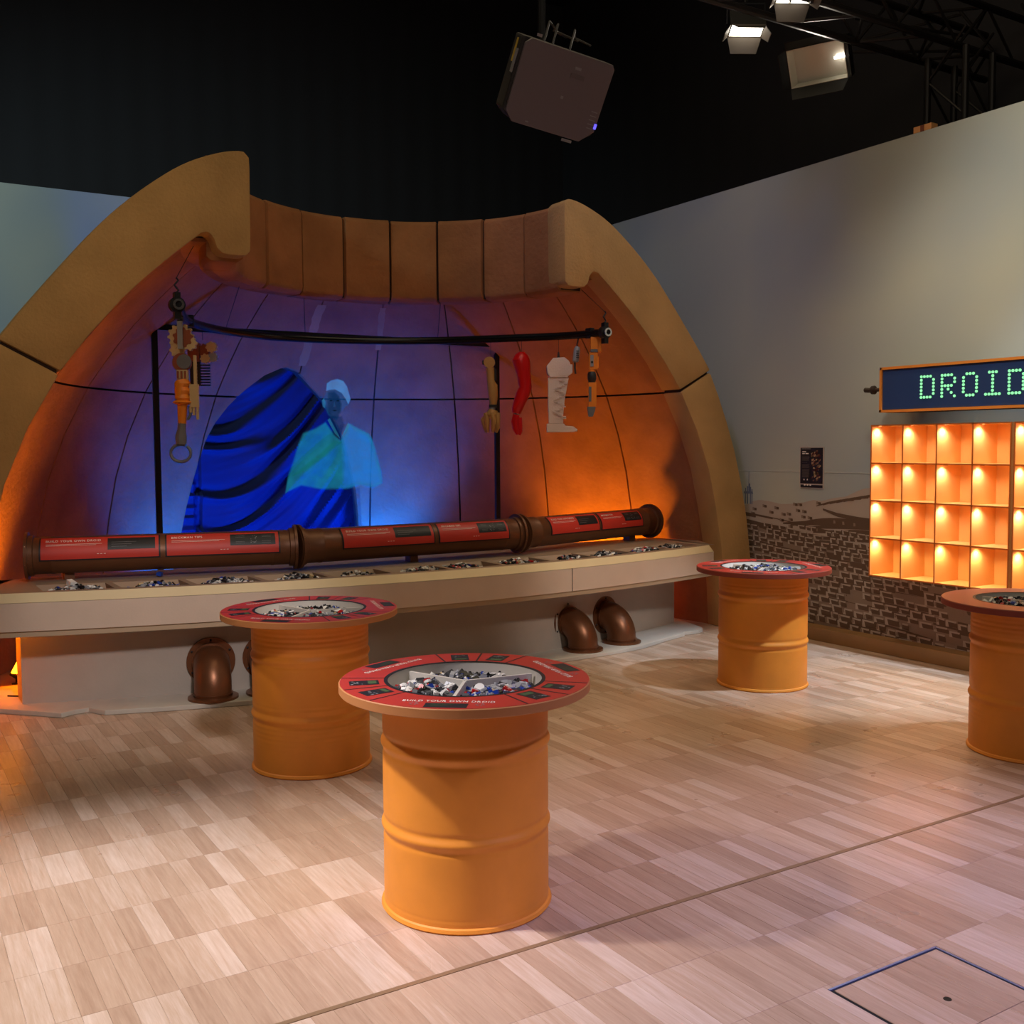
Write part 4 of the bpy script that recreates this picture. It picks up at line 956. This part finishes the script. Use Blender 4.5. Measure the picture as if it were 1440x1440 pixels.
# white leg
L = Limb('toy_limb', 'chunky white toy-brick leg and foot hanging from the rail', 'toy limb', 94, K)
L.wire(-26, 0); L.tb([(0, -22), (0, -31)], [1, 2.2], 'hook', 'dark', 6)
L.ex([(-8, -31), (8, -30), (14, -35), (16, -40), (19, -40), (19, -52), (15, -54), (12, -58), (-12, -58), (-16, -52), (-17, -42), (-12, -36)], -11, 11, 'thigh', 'white', 1)
for q in range(5): L.bx(2+q*3, -37, 3.6+q*3, -55, 10.5, 12.2, 'thigh_rib', 'white', .1)
L.ex([(-15, -58), (14, -58), (11, -74), (8, -90), (6, -110), (6, -122), (-14, -122), (-15, -100)], -9, 9, 'shin', 'white', 1)
r_ = random.Random(2)
for q in range(24):
    v = -61-q*2.3; u = -2+6*sin(q*.9)+(2 if q < 8 else 0); L.bx(u, v, u+4+3*r_.random(), v-1.7, 8.5, 10.5+r_.random(), 'cast_ripple', 'white', .1)
L.ex([(-17, -122), (7, -122), (9, -125), (20, -126), (24, -129), (24, -132), (22, -134), (-17, -134)], -9, 9, 'foot', 'white', .8)
for q in range(4): L.tb([(20, -131, -7+q*4.6), (25.5, -131.5, -7+q*4.6)], [2.6, 2.0], 'toe', 'white', 8)
# small white component
L = Limb('toy_part', 'small white ribbed toy-brick cylinder on a black cord', 'toy part', 98, 1/178.)
L.tb([(2, -5), (1, -9), (0, -13), (1, -17)], .9, 'cord', 'dark', 6); L.tb([(1, -16), (0, -20), (-2, -36), (-2, -38)], [3, 4.5, 4.5, 3], 'body', 'ltgrey', 12)
for q in range(4): L.bx(-1.5, -22-q*3, 2.5, -23.2-q*3, 3.6, 5.2, 'slot', 'dark', .1)
L.tb([(-3, -38), (-3, -46), (-2, -54)], 1.3, 'tail_cord', 'dark', 6)
# orange arm
L = Limb('toy_limb', 'slim orange toy-brick arm with grey tip at the right end of the rail', 'toy limb', 103, 1/180.)
L.bx(-3, -5, 9, -22, -6, 5, 'shoulder_block', 'orange', .6); L.bx(6, -8, 12, -26, -5, 5, 'shoulder_plate', 'orange', .5); L.bx(-3, -22, 8, -26, -4, 5, 'grey_collar', 'grey', .4)
L.bx(-5, -26, 7, -50, -4, 4, 'upper_arm', 'orange', .6); L.bx(-3.5, -30, 1, -46, 4, 5.2, 'grey_inlay', 'ltgrey', .2); L.disc(-1.2, -40, 1.6, 5.2, 6, 'pin', 'dark'); L.bx(5, -32, 8.5, -48, -3, 3, 'side_rail', 'orange', .4)
L.tb([(-1.5, -50), (-1.5, -53)], 4.4, 'elbow_neck', 'orange'); L.disc(-1, -60, 1, 0, 1, 'hub', 'dark')
L.tb([(-1, -53), (-1, -56), (-1, -63), (-1, -68)], [4.5, 6.2, 6.2, 4.6], 'elbow_joint', 'dark', 12)
L.bx(-6, -68, 5, -102, -4, 4, 'forearm', 'orange', .6); L.bx(-5.6, -74, -2, -95, 4, 5, 'grey_blade', 'grey', .2); L.ex([(-8, -102), (4, -102), (3, -108), (0, -116), (-6, -116), (-7, -108)], -4, 4, 'tip', 'grey', .4)
# mechanical gear arm, left
L = Limb('toy_limb', 'tall droid-like toy arm of tan gears, orange cylinders and a grey ring gripper', 'toy limb', 6, 1/214.)
L.tb([(0, -2), (-1, -12)], 4, 'clamp', 'dark'); L.bx(-3, -12, 4, -50, 5, 9, 'steel_bar', 'ltgrey', .5)
L.disc(-1, -32, 18, -4, 2, 'fan_gear', 'beige', teeth=12); L.disc(3, -34, 14, 2, 4.5, 'inner_gear', 'brown', teeth=9); L.disc(-6, -50, 11, -5, 1, 'small_gear', 'beige', teeth=8); L.disc(12, -42, 10, -3, 4, 'small_gear', 'beige', teeth=8)
L.disc(0, -68, 13, -3, 3, 'round_plate', 'brown', 20); L.disc(4, -67, 10, 3, 5, 'round_cover', 'grey', 20); L.bx(-7, -78, 8, -92, -4, 4, 'cage', 'beige', .5)
for q in range(3): L.bx(-6+q*5, -80, -3.5+q*5, -90, 4, 6, 'cage_bar', 'brown', .3)
L.tb([(-1, -92), (0, -97), (-1, -102), (0, -107), (-1, -112), (0, -117), (-1, -121)], [9, 11, 9.5, 11, 9.5, 11, 9], 'ribbed_cylinder', 'orange', 14)
L.tb([(-1, -120), (-1, -123), (-1, -126)], [10, 14, 9], 'flared_disc', 'orange', 16); L.tb([(-1, -126), (-2, -152)], [7, 5.5], 'lower_tube', 'orange', 14)
L.tb([(-2, -151), (-3, -160), (-4, -170), (-4, -181)], [5.5, 5.5, 8, 7], 'neck', 'grey', 10)
ring = [(-5+14*cos(radians(a)), -193+12*sin(radians(a))) for a in range(65, 415, 15)]
L.tb([(u, v, 0) for u, v in ring], 2.2, 'ring_gripper', 'grey', 8)
L.bx(16, -58, 20, -98, -2, 2, 'tan_beam', 'beige', .4); L.bx(10, -98, 22, -130, -3, 3, 'tan_plate', 'beige', .6)
for u, v in ((11, -137), (15, -141), (20, -147)): L.bx(u-1.6, -128, u+1.6, v, -2, 2, 'tan_finger', 'beige', .4)
L.tb([(9, -128), (10, -140), (6, -147)], 2, 'cable', 'grey', 7)
# comb assembly
L = Limb('toy_part', 'brown and black toy-brick gearbox with comb teeth behind the gear arm', 'toy part', 19, 1/197.)
L.wire(-20); L.bx(-20, -24, -4, -50, -6, 6, 'brown_block', 'brown', .8); L.disc(2, -34, 9, -5, 3, 'gear', 'brown', teeth=8); L.disc(13, -30, 8, -3, 5, 'gear', 'beige', teeth=8); L.disc(4, -46, 7, -3, 5, 'gear', 'beige', teeth=8); L.disc(14, -44, 7, -4, 3, 'gear', 'ltgrey', teeth=8)
L.bx(-18, -50, -4, -84, -4, 3, 'black_grid', 'dark', .5)
for q in range(8):
    v = -54-q*4.0; L.bx(-4, v, 10, v-2.0, -2, 2, 'comb_tooth', 'dark', .2)
for q in range(7): L.disc(-8, -54-q*4.5, .8, 3, 3.6, 'stud', 'ltgrey', 6)

# ------------------------------------------------------------------ projection frame and figure
fr_ = thing('projection_frame', 'slim black frame holding a clear projection film behind the pipe', 'projection screen', (3.39, 8.15, 0))
FY = 8.15; FX0, FX1, FZ = 1.885, 4.895, 2.493
for q in (FX0, FX1): MB().box(q-.021, FY-.015, 0, q+.021, FY+.015, FZ+.021).build('frame_post', blk, fr_)
MB().box(FX0+.021, FY-.015, FZ-.021, FX1-.021, FY+.015, FZ+.021).build('frame_top', blk, fr_)
film = bpy.data.materials.new('clear_film'); film.use_nodes = True; nt = film.node_tree; nt.nodes.remove(nt.nodes['Principled BSDF'])
tr = nt.nodes.new('ShaderNodeBsdfTransparent'); gl = nt.nodes.new('ShaderNodeBsdfGlossy'); gl.inputs['Roughness'].default_value = .05; mx = nt.nodes.new('ShaderNodeMixShader'); mx.inputs[0].default_value = .008
nt.links.new(tr.outputs[0], mx.inputs[1]); nt.links.new(gl.outputs[0], mx.inputs[2]); nt.links.new(mx.outputs[0], nt.nodes['Material Output'].inputs[0])
MB().box(FX0+.021, FY-.001, .55, FX1-.021, FY+.001, FZ-.021).build('clear_film', film, fr_)
head = [(2.953, 2.059), (2.989, 2.084), (3.041, 2.097), (3.092, 2.082), (3.123, 2.039), (3.137, 1.991), (3.15, 1.943), (3.14, 1.904), (3.109, 1.884), (3.078, 1.845), (3.051, 1.796), (3.03, 1.775), (2.994, 1.786), (2.954, 1.824), (2.939, 1.863), (2.914, 1.881), (2.91, 1.929), (2.925, 1.949), (2.947, 1.997)]
face = [(2.957, 1.997), (3.018, 2.008), (3.059, 1.97), (3.079, 1.903), (3.072, 1.845), (3.051, 1.80), (3.03, 1.78), (2.994, 1.79), (2.959, 1.826), (2.945, 1.882), (2.951, 1.939)]
neck = [(2.954, 1.82), (3.077, 1.82), (3.10, 1.748), (3.059, 1.651), (3.003, 1.69), (2.95, 1.776)]
shirtL = [(2.943, 1.776), (2.86, 1.728), (2.759, 1.69), (2.718, 1.604), (2.676, 1.481), (2.64, 1.387), (2.612, 1.237), (2.742, 1.29), (2.902, 1.257), (3.06, 1.256), (3.058, 1.64), (3.013, 1.68)]
shirtR = [(3.06, 1.256), (3.109, 1.256), (3.215, 1.278), (3.322, 1.255), (3.409, 1.293), (3.40, 1.393), (3.359, 1.552), (3.328, 1.641), (3.296, 1.69), (3.212, 1.729), (3.128, 1.768), (3.096, 1.70), (3.058, 1.64)]
shirt = [(2.943, 1.776), (2.86, 1.728), (2.759, 1.69), (2.718, 1.604), (2.676, 1.481), (2.64, 1.387), (2.612, 1.237), (2.742, 1.29), (2.902, 1.257), (3.109, 1.256), (3.215, 1.278), (3.322, 1.255), (3.409, 1.293), (3.40, 1.393), (3.359, 1.552), (3.328, 1.641), (3.296, 1.69), (3.212, 1.729), (3.128, 1.768), (3.096, 1.70), (3.058, 1.64), (3.013, 1.68)]
pants = [(2.902, 1.257), (3.109, 1.256), (3.215, 1.278), (3.231, .961), (2.796, .981), (2.82, 1.163)]
hm = thing('person', 'translucent blue-green projected person with pale hair and open-collar shirt in the doorway', 'person', (3.3, 8.142, .9))
def flat(pts, y_, name, mt, soft=.022):
    # a patch of the projected picture; its brightness fades out towards its outline
    o = MB().add([(a*1.1014, y_+.75, 1.585+(b-1.585)*1.1014) for a, b in pts], [tuple(range(len(pts)))]).build(name, mt, hm)
    bm = bmesh.new(); bm.from_mesh(o.data); ly = bm.verts.layers.float.new('fade')
    outer = set(bm.verts)
    bmesh.ops.inset_region(bm, faces=bm.faces[:], thickness=soft, use_even_offset=False, use_boundary=True)
    for v in bm.verts: v[ly] = 0. if any(e.is_boundary for e in v.link_edges) else 1.
    bm.to_mesh(o.data); bm.free(); return o
flat(head, 7.395, 'head', glow('holo_head', (30, 100, 170), .6, .4, True), .012)
flat([(2.947, 1.997), (2.953, 2.059), (2.989, 2.084), (3.041, 2.097), (3.092, 2.082), (3.123, 2.039), (3.137, 1.991), (3.15, 1.943), (3.125, 1.90), (3.10, 1.945), (3.07, 1.985), (3.02, 2.01), (2.975, 2.005)], 7.394, 'hair', glow('holo_hair', (100, 165, 240), .8, .48, True), .010); flat(face, 7.392, 'face', glow('holo_face', (8, 50, 96), .5, .62, True))
flat(neck, 7.390, 'neck', glow('holo_neck', (8, 46, 96), .5, .6, True)); flat(shirt, 7.394, 'shirt', glow('holo_shirt', (30, 140, 170), .85, .55, True)); flat(shirtR, 7.3935, 'shirt_right', glow('holo_shirt2', (40, 110, 250), .9, .35, True), .05)
flat([(2.66, 1.36), (2.78, 1.40), (2.96, 1.52), (3.08, 1.62), (3.0, 1.64), (2.90, 1.55), (2.72, 1.42)], 7.3925, 'shirt_fold', glow('holo_fold', (20, 130, 90), .6, .30, True))
flat([(2.952, 1.785), (3.01, 1.68), (3.058, 1.64), (3.03, 1.70), (2.975, 1.80)], 7.3885, 'collar', glow('holo_collar', (60, 160, 190), .7, .4, True), .006); flat([(3.12, 1.772), (3.10, 1.70), (3.06, 1.645), (3.09, 1.69), (3.14, 1.74)], 7.3885, 'collar', MATS['holo_collar'], .006)
for ex in (2.985, 3.04): flat([(ex-.012, 1.93), (ex, 1.936), (ex+.013, 1.931), (ex+.01, 1.924), (ex-.01, 1.923)], 7.388, 'eye', glow('holo_dark', (4, 24, 50), .4, .7, True), .003)
flat([(3.012, 1.93), (3.024, 1.885), (3.012, 1.878), (3.0, 1.884)], 7.388, 'nose', glow('holo_nose', (50, 110, 160), .5, .35, True), .004); flat([(2.992, 1.856), (3.012, 1.862), (3.035, 1.857), (3.012, 1.848)], 7.388, 'mouth', MATS['holo_dark'], .003)
flat([(2.912, 1.93), (2.930, 1.95), (2.945, 1.92), (2.938, 1.87), (2.918, 1.882)], 7.388, 'ear', glow('holo_ear', (60, 140, 190), .7, .5, True), .005)
flat(pants, 7.395, 'trousers', glow('holo_pants', (6, 30, 110), .6, .3, True))

# ------------------------------------------------------------------ wash lights on the floor behind the counter
def floor_wash(x_, y_, tgt, label, lens, col, e, size, n=1):
    t = thing('floor_wash_light', label, 'stage light', (x_, y_, 0), 'wash lights behind the counter'); d = (Vector(tgt)-Vector((x_, y_, .12))); h = Vector((d.x, d.y, 0)).normalized(); s_ = h.cross(Vector((0, 0, 1)))
    c = Vector((x_, y_, .105)); up = (Vector((0, 0, 1))*.8-h*.6).normalized(); fw = (Vector((0, 0, 1))*.6+h*.8).normalized()
    MB().obox(c, s_*.13, fw*.05, up*.075).build('housing', blk, t, bevel=.006)
    MB().obox(c+fw*.052, s_*.115, fw*.003, up*.06).build('lens', lens, t)
    MB().obox(c-s_*.14-Vector((0, 0, .03)), s_*.006, h*.02, Vector((0, 0, .07))).obox(c+s_*.14-Vector((0, 0, .03)), s_*.006, h*.02, Vector((0, 0, .07))).obox(Vector((x_, y_, .006)), s_*.146, h*.05, Vector((0, 0, .005))).build('yoke', blk, t)
    l = bpy.data.lights.new('wash', 'SPOT'); l.energy = e; l.color = col; l.spot_size = radians(size); l.spot_blend = .8; l.shadow_soft_size = .10
    o = bpy.data.objects.new('wash', l); o.location = c+fw*.075; COL.objects.link(o); aim(o, tgt); return t
OR = (1, .35, .006); BL = (.0, .085, 1)
floor_wash(.90, 7.55, (.40, 7.2, 1.0), 'orange glowing wash light on the floor under the left end of the counter', lampo, OR, 290, 125)
floor_wash(5.55, 7.75, (6.15, 7.95, 1.2), 'orange wash light hidden behind the right end of the counter', lampo, OR, 185, 115)
floor_wash(3.25, 8.70, (3.3, 9.8, 1.3), 'middle blue wash light hidden behind the counter before the doorway', lampb, BL, 330, 160)
floor_wash(4.10, 9.00, (4.22, 9.38, 1.0), 'blue wash light hidden to the right of the doorway', lampb, BL, 620, 95)
floor_wash(2.38, 8.92, (2.24, 9.22, 1.0), 'blue wash light hidden to the left of the doorway', lampb, BL, 330, 95)
mb = MB().tube([(.70, 7.15, .036), (.76, 7.10, .036), (.85, 7.12, .036), (.95, 7.2, .036)], .005, 6); tag(mb.build('cable', blk, smooth=True), 'thin dark cable on the plinth by the left wash light', 'cable')

# ------------------------------------------------------------------ projector
pc = Vector((0, 0, 1.585))+(F+R2*(67/1464)+U2*(590/1464))*5.6
cu_, cr_, cb_ = U2, R2, -F
wv = (cr_*.49-cu_*.075-cb_*.20); hv = (-cr_*.24-cu_*.456-cb_*.20)
wv.normalize(); hv = (hv-wv*hv.dot(wv)).normalized(); nv = wv.cross(hv).normalized()
if nv.dot(cb_) < 0: nv = -nv
pj = thing('projector', 'dark grey projector hanging tilted from the ceiling, underside showing', 'projector', pc-nv*.1)
pgrey = mat('projector_grey', (104, 94, 96), .5, .0, bump=.05, bscale=200)
WW, HH = .262, .212
def pp(u, v, n_): return pc+wv*u+hv*v+nv*n_
pts = [pp(u, v, 0) for u, v in ((-WW, -HH+.03), (-WW+.03, -HH), (WW-.02, -HH), (WW, -HH+.02), (WW, HH-.07), (WW-.07, HH), (-WW+.05, HH), (-WW, HH-.05))]
MB().prism(pts, -nv*.02).build('base_plate', pgrey, pj, bevel=.006)
body = [pp(u, v, -.02) for u, v in ((-WW-.015, -HH), (WW, -HH), (WW, HH-.05), (WW-.05, HH-.01), (-WW+.04, HH-.01), (-WW-.015, HH-.05))]
MB().prism(body, -nv*.15).build('housing', mat('projector_black', (34, 31, 31), .6), pj, bevel=.012)
for (u, v, a, b) in ((-.20, -.235, .024, .012), (.06, -.14, .03, .012), (.02, .02, .012, .012), (-.13, .19, .014, .006), (.12, .225, .05, .012)):
    MB().obox(pp(u, v, .002), wv*a*.6, hv*b*.6, nv*.002).build('label_plate', greyl, pj)
MB().obox(pp(.07, -.10, .001), wv*.04, hv*.012, nv*.0012).build('logo_plate', mat('logo_grey', (92, 84, 84), .5), pj)
for q in range(5): MB().obox(pp(WW-.035, HH-.17+.022*q, .001), wv*.018, hv*.0025, nv*.001).build('vent_slot', greyl, pj)
MB().obox(pp(WW-.006, HH-.10, .002), wv*.007, hv*.014, nv*.002).build('status_light', glow('violet_led', (90, 80, 230), 2), pj)
MB().obox(pp(-WW-.018, -.13, -.09), wv*.002, hv*.06, nv*.012).build('yellow_label', mat('yellow_label', (190, 160, 60), .6), pj); MB().obox(pp(-WW-.018, -.08, -.05), wv*.002, hv*.06, nv*.02).build('rating_label', greyl, pj)
mb = MB()
for u, v in ((-.12, -.12), (.12, -.12), (-.12, .12), (.12, .12)): mb.tube([pp(u, v, -.16), pp(u*.4, v*.4, -.34)], .012, 8)
mb.tube([pp(0, 0, -.34), pp(0, 0, -.34)+Vector((0, 0, .5)), Vector((pc.x, pc.y, 7.5))-nv*0], .022, 10); mb.obox(pp(0, 0, -.34), wv*.09, hv*.09, nv*.012)
mb.build('ceiling_bracket', blk, pj, smooth=True)
mb = MB()
for (s_, e_, dp) in ((-.15, .12, .12), (.0, .2, .2), (-.1, .05, .28)): mb.tube([pp(s_, -HH+.02, -.05), pp(s_+.02, -HH-.10, -.12), pp((s_+e_)/2, -HH-.06, -.25-dp*.3), pp(e_, -HH-.05, -.3)], .006, 6)
mb.build('cable', mat('cable_grey', (70, 68, 66), .5), pj, smooth=True)

# ------------------------------------------------------------------ lighting truss and floods
tm_ = mat('truss_metal', (38, 34, 33), .5, .3)
ts = thing('lighting_truss', 'dark box truss with diagonals high above the right wall', 'truss', (6.2, 5.5, 4.6))
ch = [(5.50, 4.62), (5.14, 4.62), (5.50, 4.98), (5.14, 4.98)]
for (y_, z_) in ch: MB().tube([(4.6, y_, z_), (8.1, y_, z_)], .028, 10).build('chord', tm_, ts, smooth=True)
x_ = 4.7; k = 0
while x_ < 7.9:
    x2 = x_+.36
    for (a, b) in ((0, 1), (2, 3), (0, 2), (1, 3)):
        p, q = (a, b) if k % 2 else (b, a)
        MB().tube([(x_, ch[p][0], ch[p][1]), (x2, ch[q][0], ch[q][1])], .012, 6).build('brace', tm_, ts, smooth=True)
    x_ = x2; k += 1
tw = thing('truss_tower', 'dark upright truss tower behind the top of the pale wall', 'truss', (7.35, 5.2, 0))
cs = [(7.15, 5.35), (7.15, 5.02), (7.48, 5.35), (7.48, 5.02)]
for a, b in cs: MB().tube([(a, b, .01), (a, b, 4.57)], .026, 10).build('upright', tm_, tw, smooth=True)
z_ = 3.4; k = 0
while z_ < 4.4:
    for (a, b) in ((0, 1), (2, 3), (0, 2), (1, 3)):
        p, q = (a, b) if k % 2 else (b, a)
        MB().tube([(*cs[p], z_), (*cs[q], z_+.33)], .010, 6).build('brace', tm_, tw, smooth=True)
    z_ += .33; k += 1
rg = thing('ceiling_rigging', 'thin black rigging bars beyond the truss under the dark ceiling', 'rigging', (7.4, 5.4, 5.3))
for a, b in (((6.6, 5.6, 4.85), (7.5, 5.3, 4.8)), ((6.9, 5.9, 4.75), (7.6, 5.3, 4.7)), ((7.3, 5.7, 5.2), (7.45, 5.4, 4.75)), ((7.6, 5.4, 5.05), (7.75, 5.2, 4.7)), ((7.5, 6.4, 5.1), (7.9, 5.6, 5.15)), ((7.8, 5.0, 5.0), (7.95, 4.7, 4.4))):
    MB().tube([a, b], .012, 6).build('bar', tm_, rg, smooth=True)
def flood(c, tgt, label, open_box, e, col=(1, .9, .75), size=110, w_=.125, h_=.065):
    c = Vector(c); t = thing('flood_light', label, 'stage light', c, 'flood lights on the truss'); fw = (Vector(tgt)-c).normalized(); s_ = fw.cross(Vector((0, 0, 1))).normalized(); up = s_.cross(fw)
    D_ = .12 if not open_box else .17
    mb = MB()
    for sg_ in (-1, 1):
        mb.obox(c-fw*D_/2+s_*sg_*w_, s_*.004, fw*D_/2, up*h_); mb.obox(c-fw*D_/2+up*sg_*h_, s_*w_, fw*D_/2, up*.004)
    mb.obox(c-fw*D_, s_*w_, fw*.004, up*h_)
    mb.build('housing', blk, t)
    refl = mat('reflector', (226, 222, 206), .35, .5)
    mb = MB()
    for sg_ in (-1, 1):
        mb.obox(c-fw*D_/2+s_*sg_*(w_-.008), s_*.002, fw*D_/2*.96, up*(h_-.006)); mb.obox(c-fw*D_/2+up*sg_*(h_-.008), s_*(w_-.008), fw*D_/2*.96, up*.002)
    mb.obox(c-fw*(D_-.008), s_*(w_-.006), fw*.002, up*(h_-.006)); mb.build('reflector', refl, t)
    MB().tube([c-fw*D_*.55-s_*w_*.7, c-fw*D_*.55+s_*w_*.7] if not open_box else [c-fw*D_*.75-s_*w_*.85-up*.0, c-fw*D_*.75-s_*w_*.45], .010, 8).build('tube_lamp', lampf, t)
    if not open_box: MB().obox(c-fw*.012, s_*(w_-.01), fw*.002, up*(h_-.01)).build('front_glass', lampf, t)
    # barn doors
    for sg_, nm in ((-1, 'barn_door'), (1, 'barn_door')):
        d_ = (fw*.8+up*sg_*.6).normalized(); a = c+up*sg_*h_; MB().prism([a-s_*w_, a+s_*w_, a+s_*(w_-.03)+d_*.11, a-s_*(w_-.03)+d_*.11], up*.004).build(nm, blk if open_box else mat('barn_grey', (96, 88, 78), .5), t)
    for sg_ in (-1, 1):
        d_ = (fw*.8+s_*sg_*.6).normalized(); a = c+s_*sg_*w_; MB().prism([a-up*h_, a+up*h_, a+up*(h_-.02)+d_*.07, a-up*(h_-.02)+d_*.07], s_*.004).build('barn_door', blk if open_box else mat('barn_grey', (96, 88, 78), .5), t)
    MB().tube([c-fw*D_/2-s_*(w_+.01), c-fw*D_/2-s_*(w_+.01)+Vector((0, 0, .15)), c-fw*D_/2+s_*(w_+.01)+Vector((0, 0, .15)), c-fw*D_/2+s_*(w_+.01)], .008, 6).tube([c-fw*D_/2+Vector((0, 0, .15)), c-fw*D_/2+Vector((0, 0, .27))], .014, 8).build('yoke', blk, t, smooth=True)
    MB().tube([c-fw*D_/2+Vector((0, 0, .25)), Vector((c.x, 5.5 if c.y > 5.3 else 5.14, 4.62 if open_box else 4.98))], .014, 8).build('hanger', blk, t, smooth=True)
    if e:
        l = bpy.data.lights.new('flood', 'SPOT'); l.energy = e; l.color = col; l.spot_size = radians(size); l.spot_blend = .6; l.shadow_soft_size = .1
        o = bpy.data.objects.new('flood', l); o.location = c+fw*.03; COL.objects.link(o); aim(o, tgt)
flood((5.54, 5.68, 4.57), (4.7, 4.2, 0), 'lit flood light hanging left of the truss', False, 60, (1, .76, .5))
flood((5.50, 5.18, 4.62), (4.7, 3.7, 0), 'brightest flood light at the top photo edge', False, 60, (1, .76, .5))
flood((6.45, 5.84, 4.55), (3.2, 4.4, 2.6), 'open-fronted flood light with glowing reflector and hanging barn door', True, 40, w_=.23, h_=.15)
ob = thing('small_box', 'small orange wooden block on top of the pale wall by the tower', 'block', (6.66, 5.02, 3.84))
MB().box(6.60, 4.90, 3.841, 6.67, 5.05, 3.885).build('block', mat('orange_wood', (214, 150, 90), .6), ob); MB().box(6.595, 4.96, 3.841, 6.60, 4.99, 3.883).build('strap', mat('brown_strap', (120, 60, 30), .6), ob)

for o in bpy.data.objects:
    if '_o' in o: del o['_o']
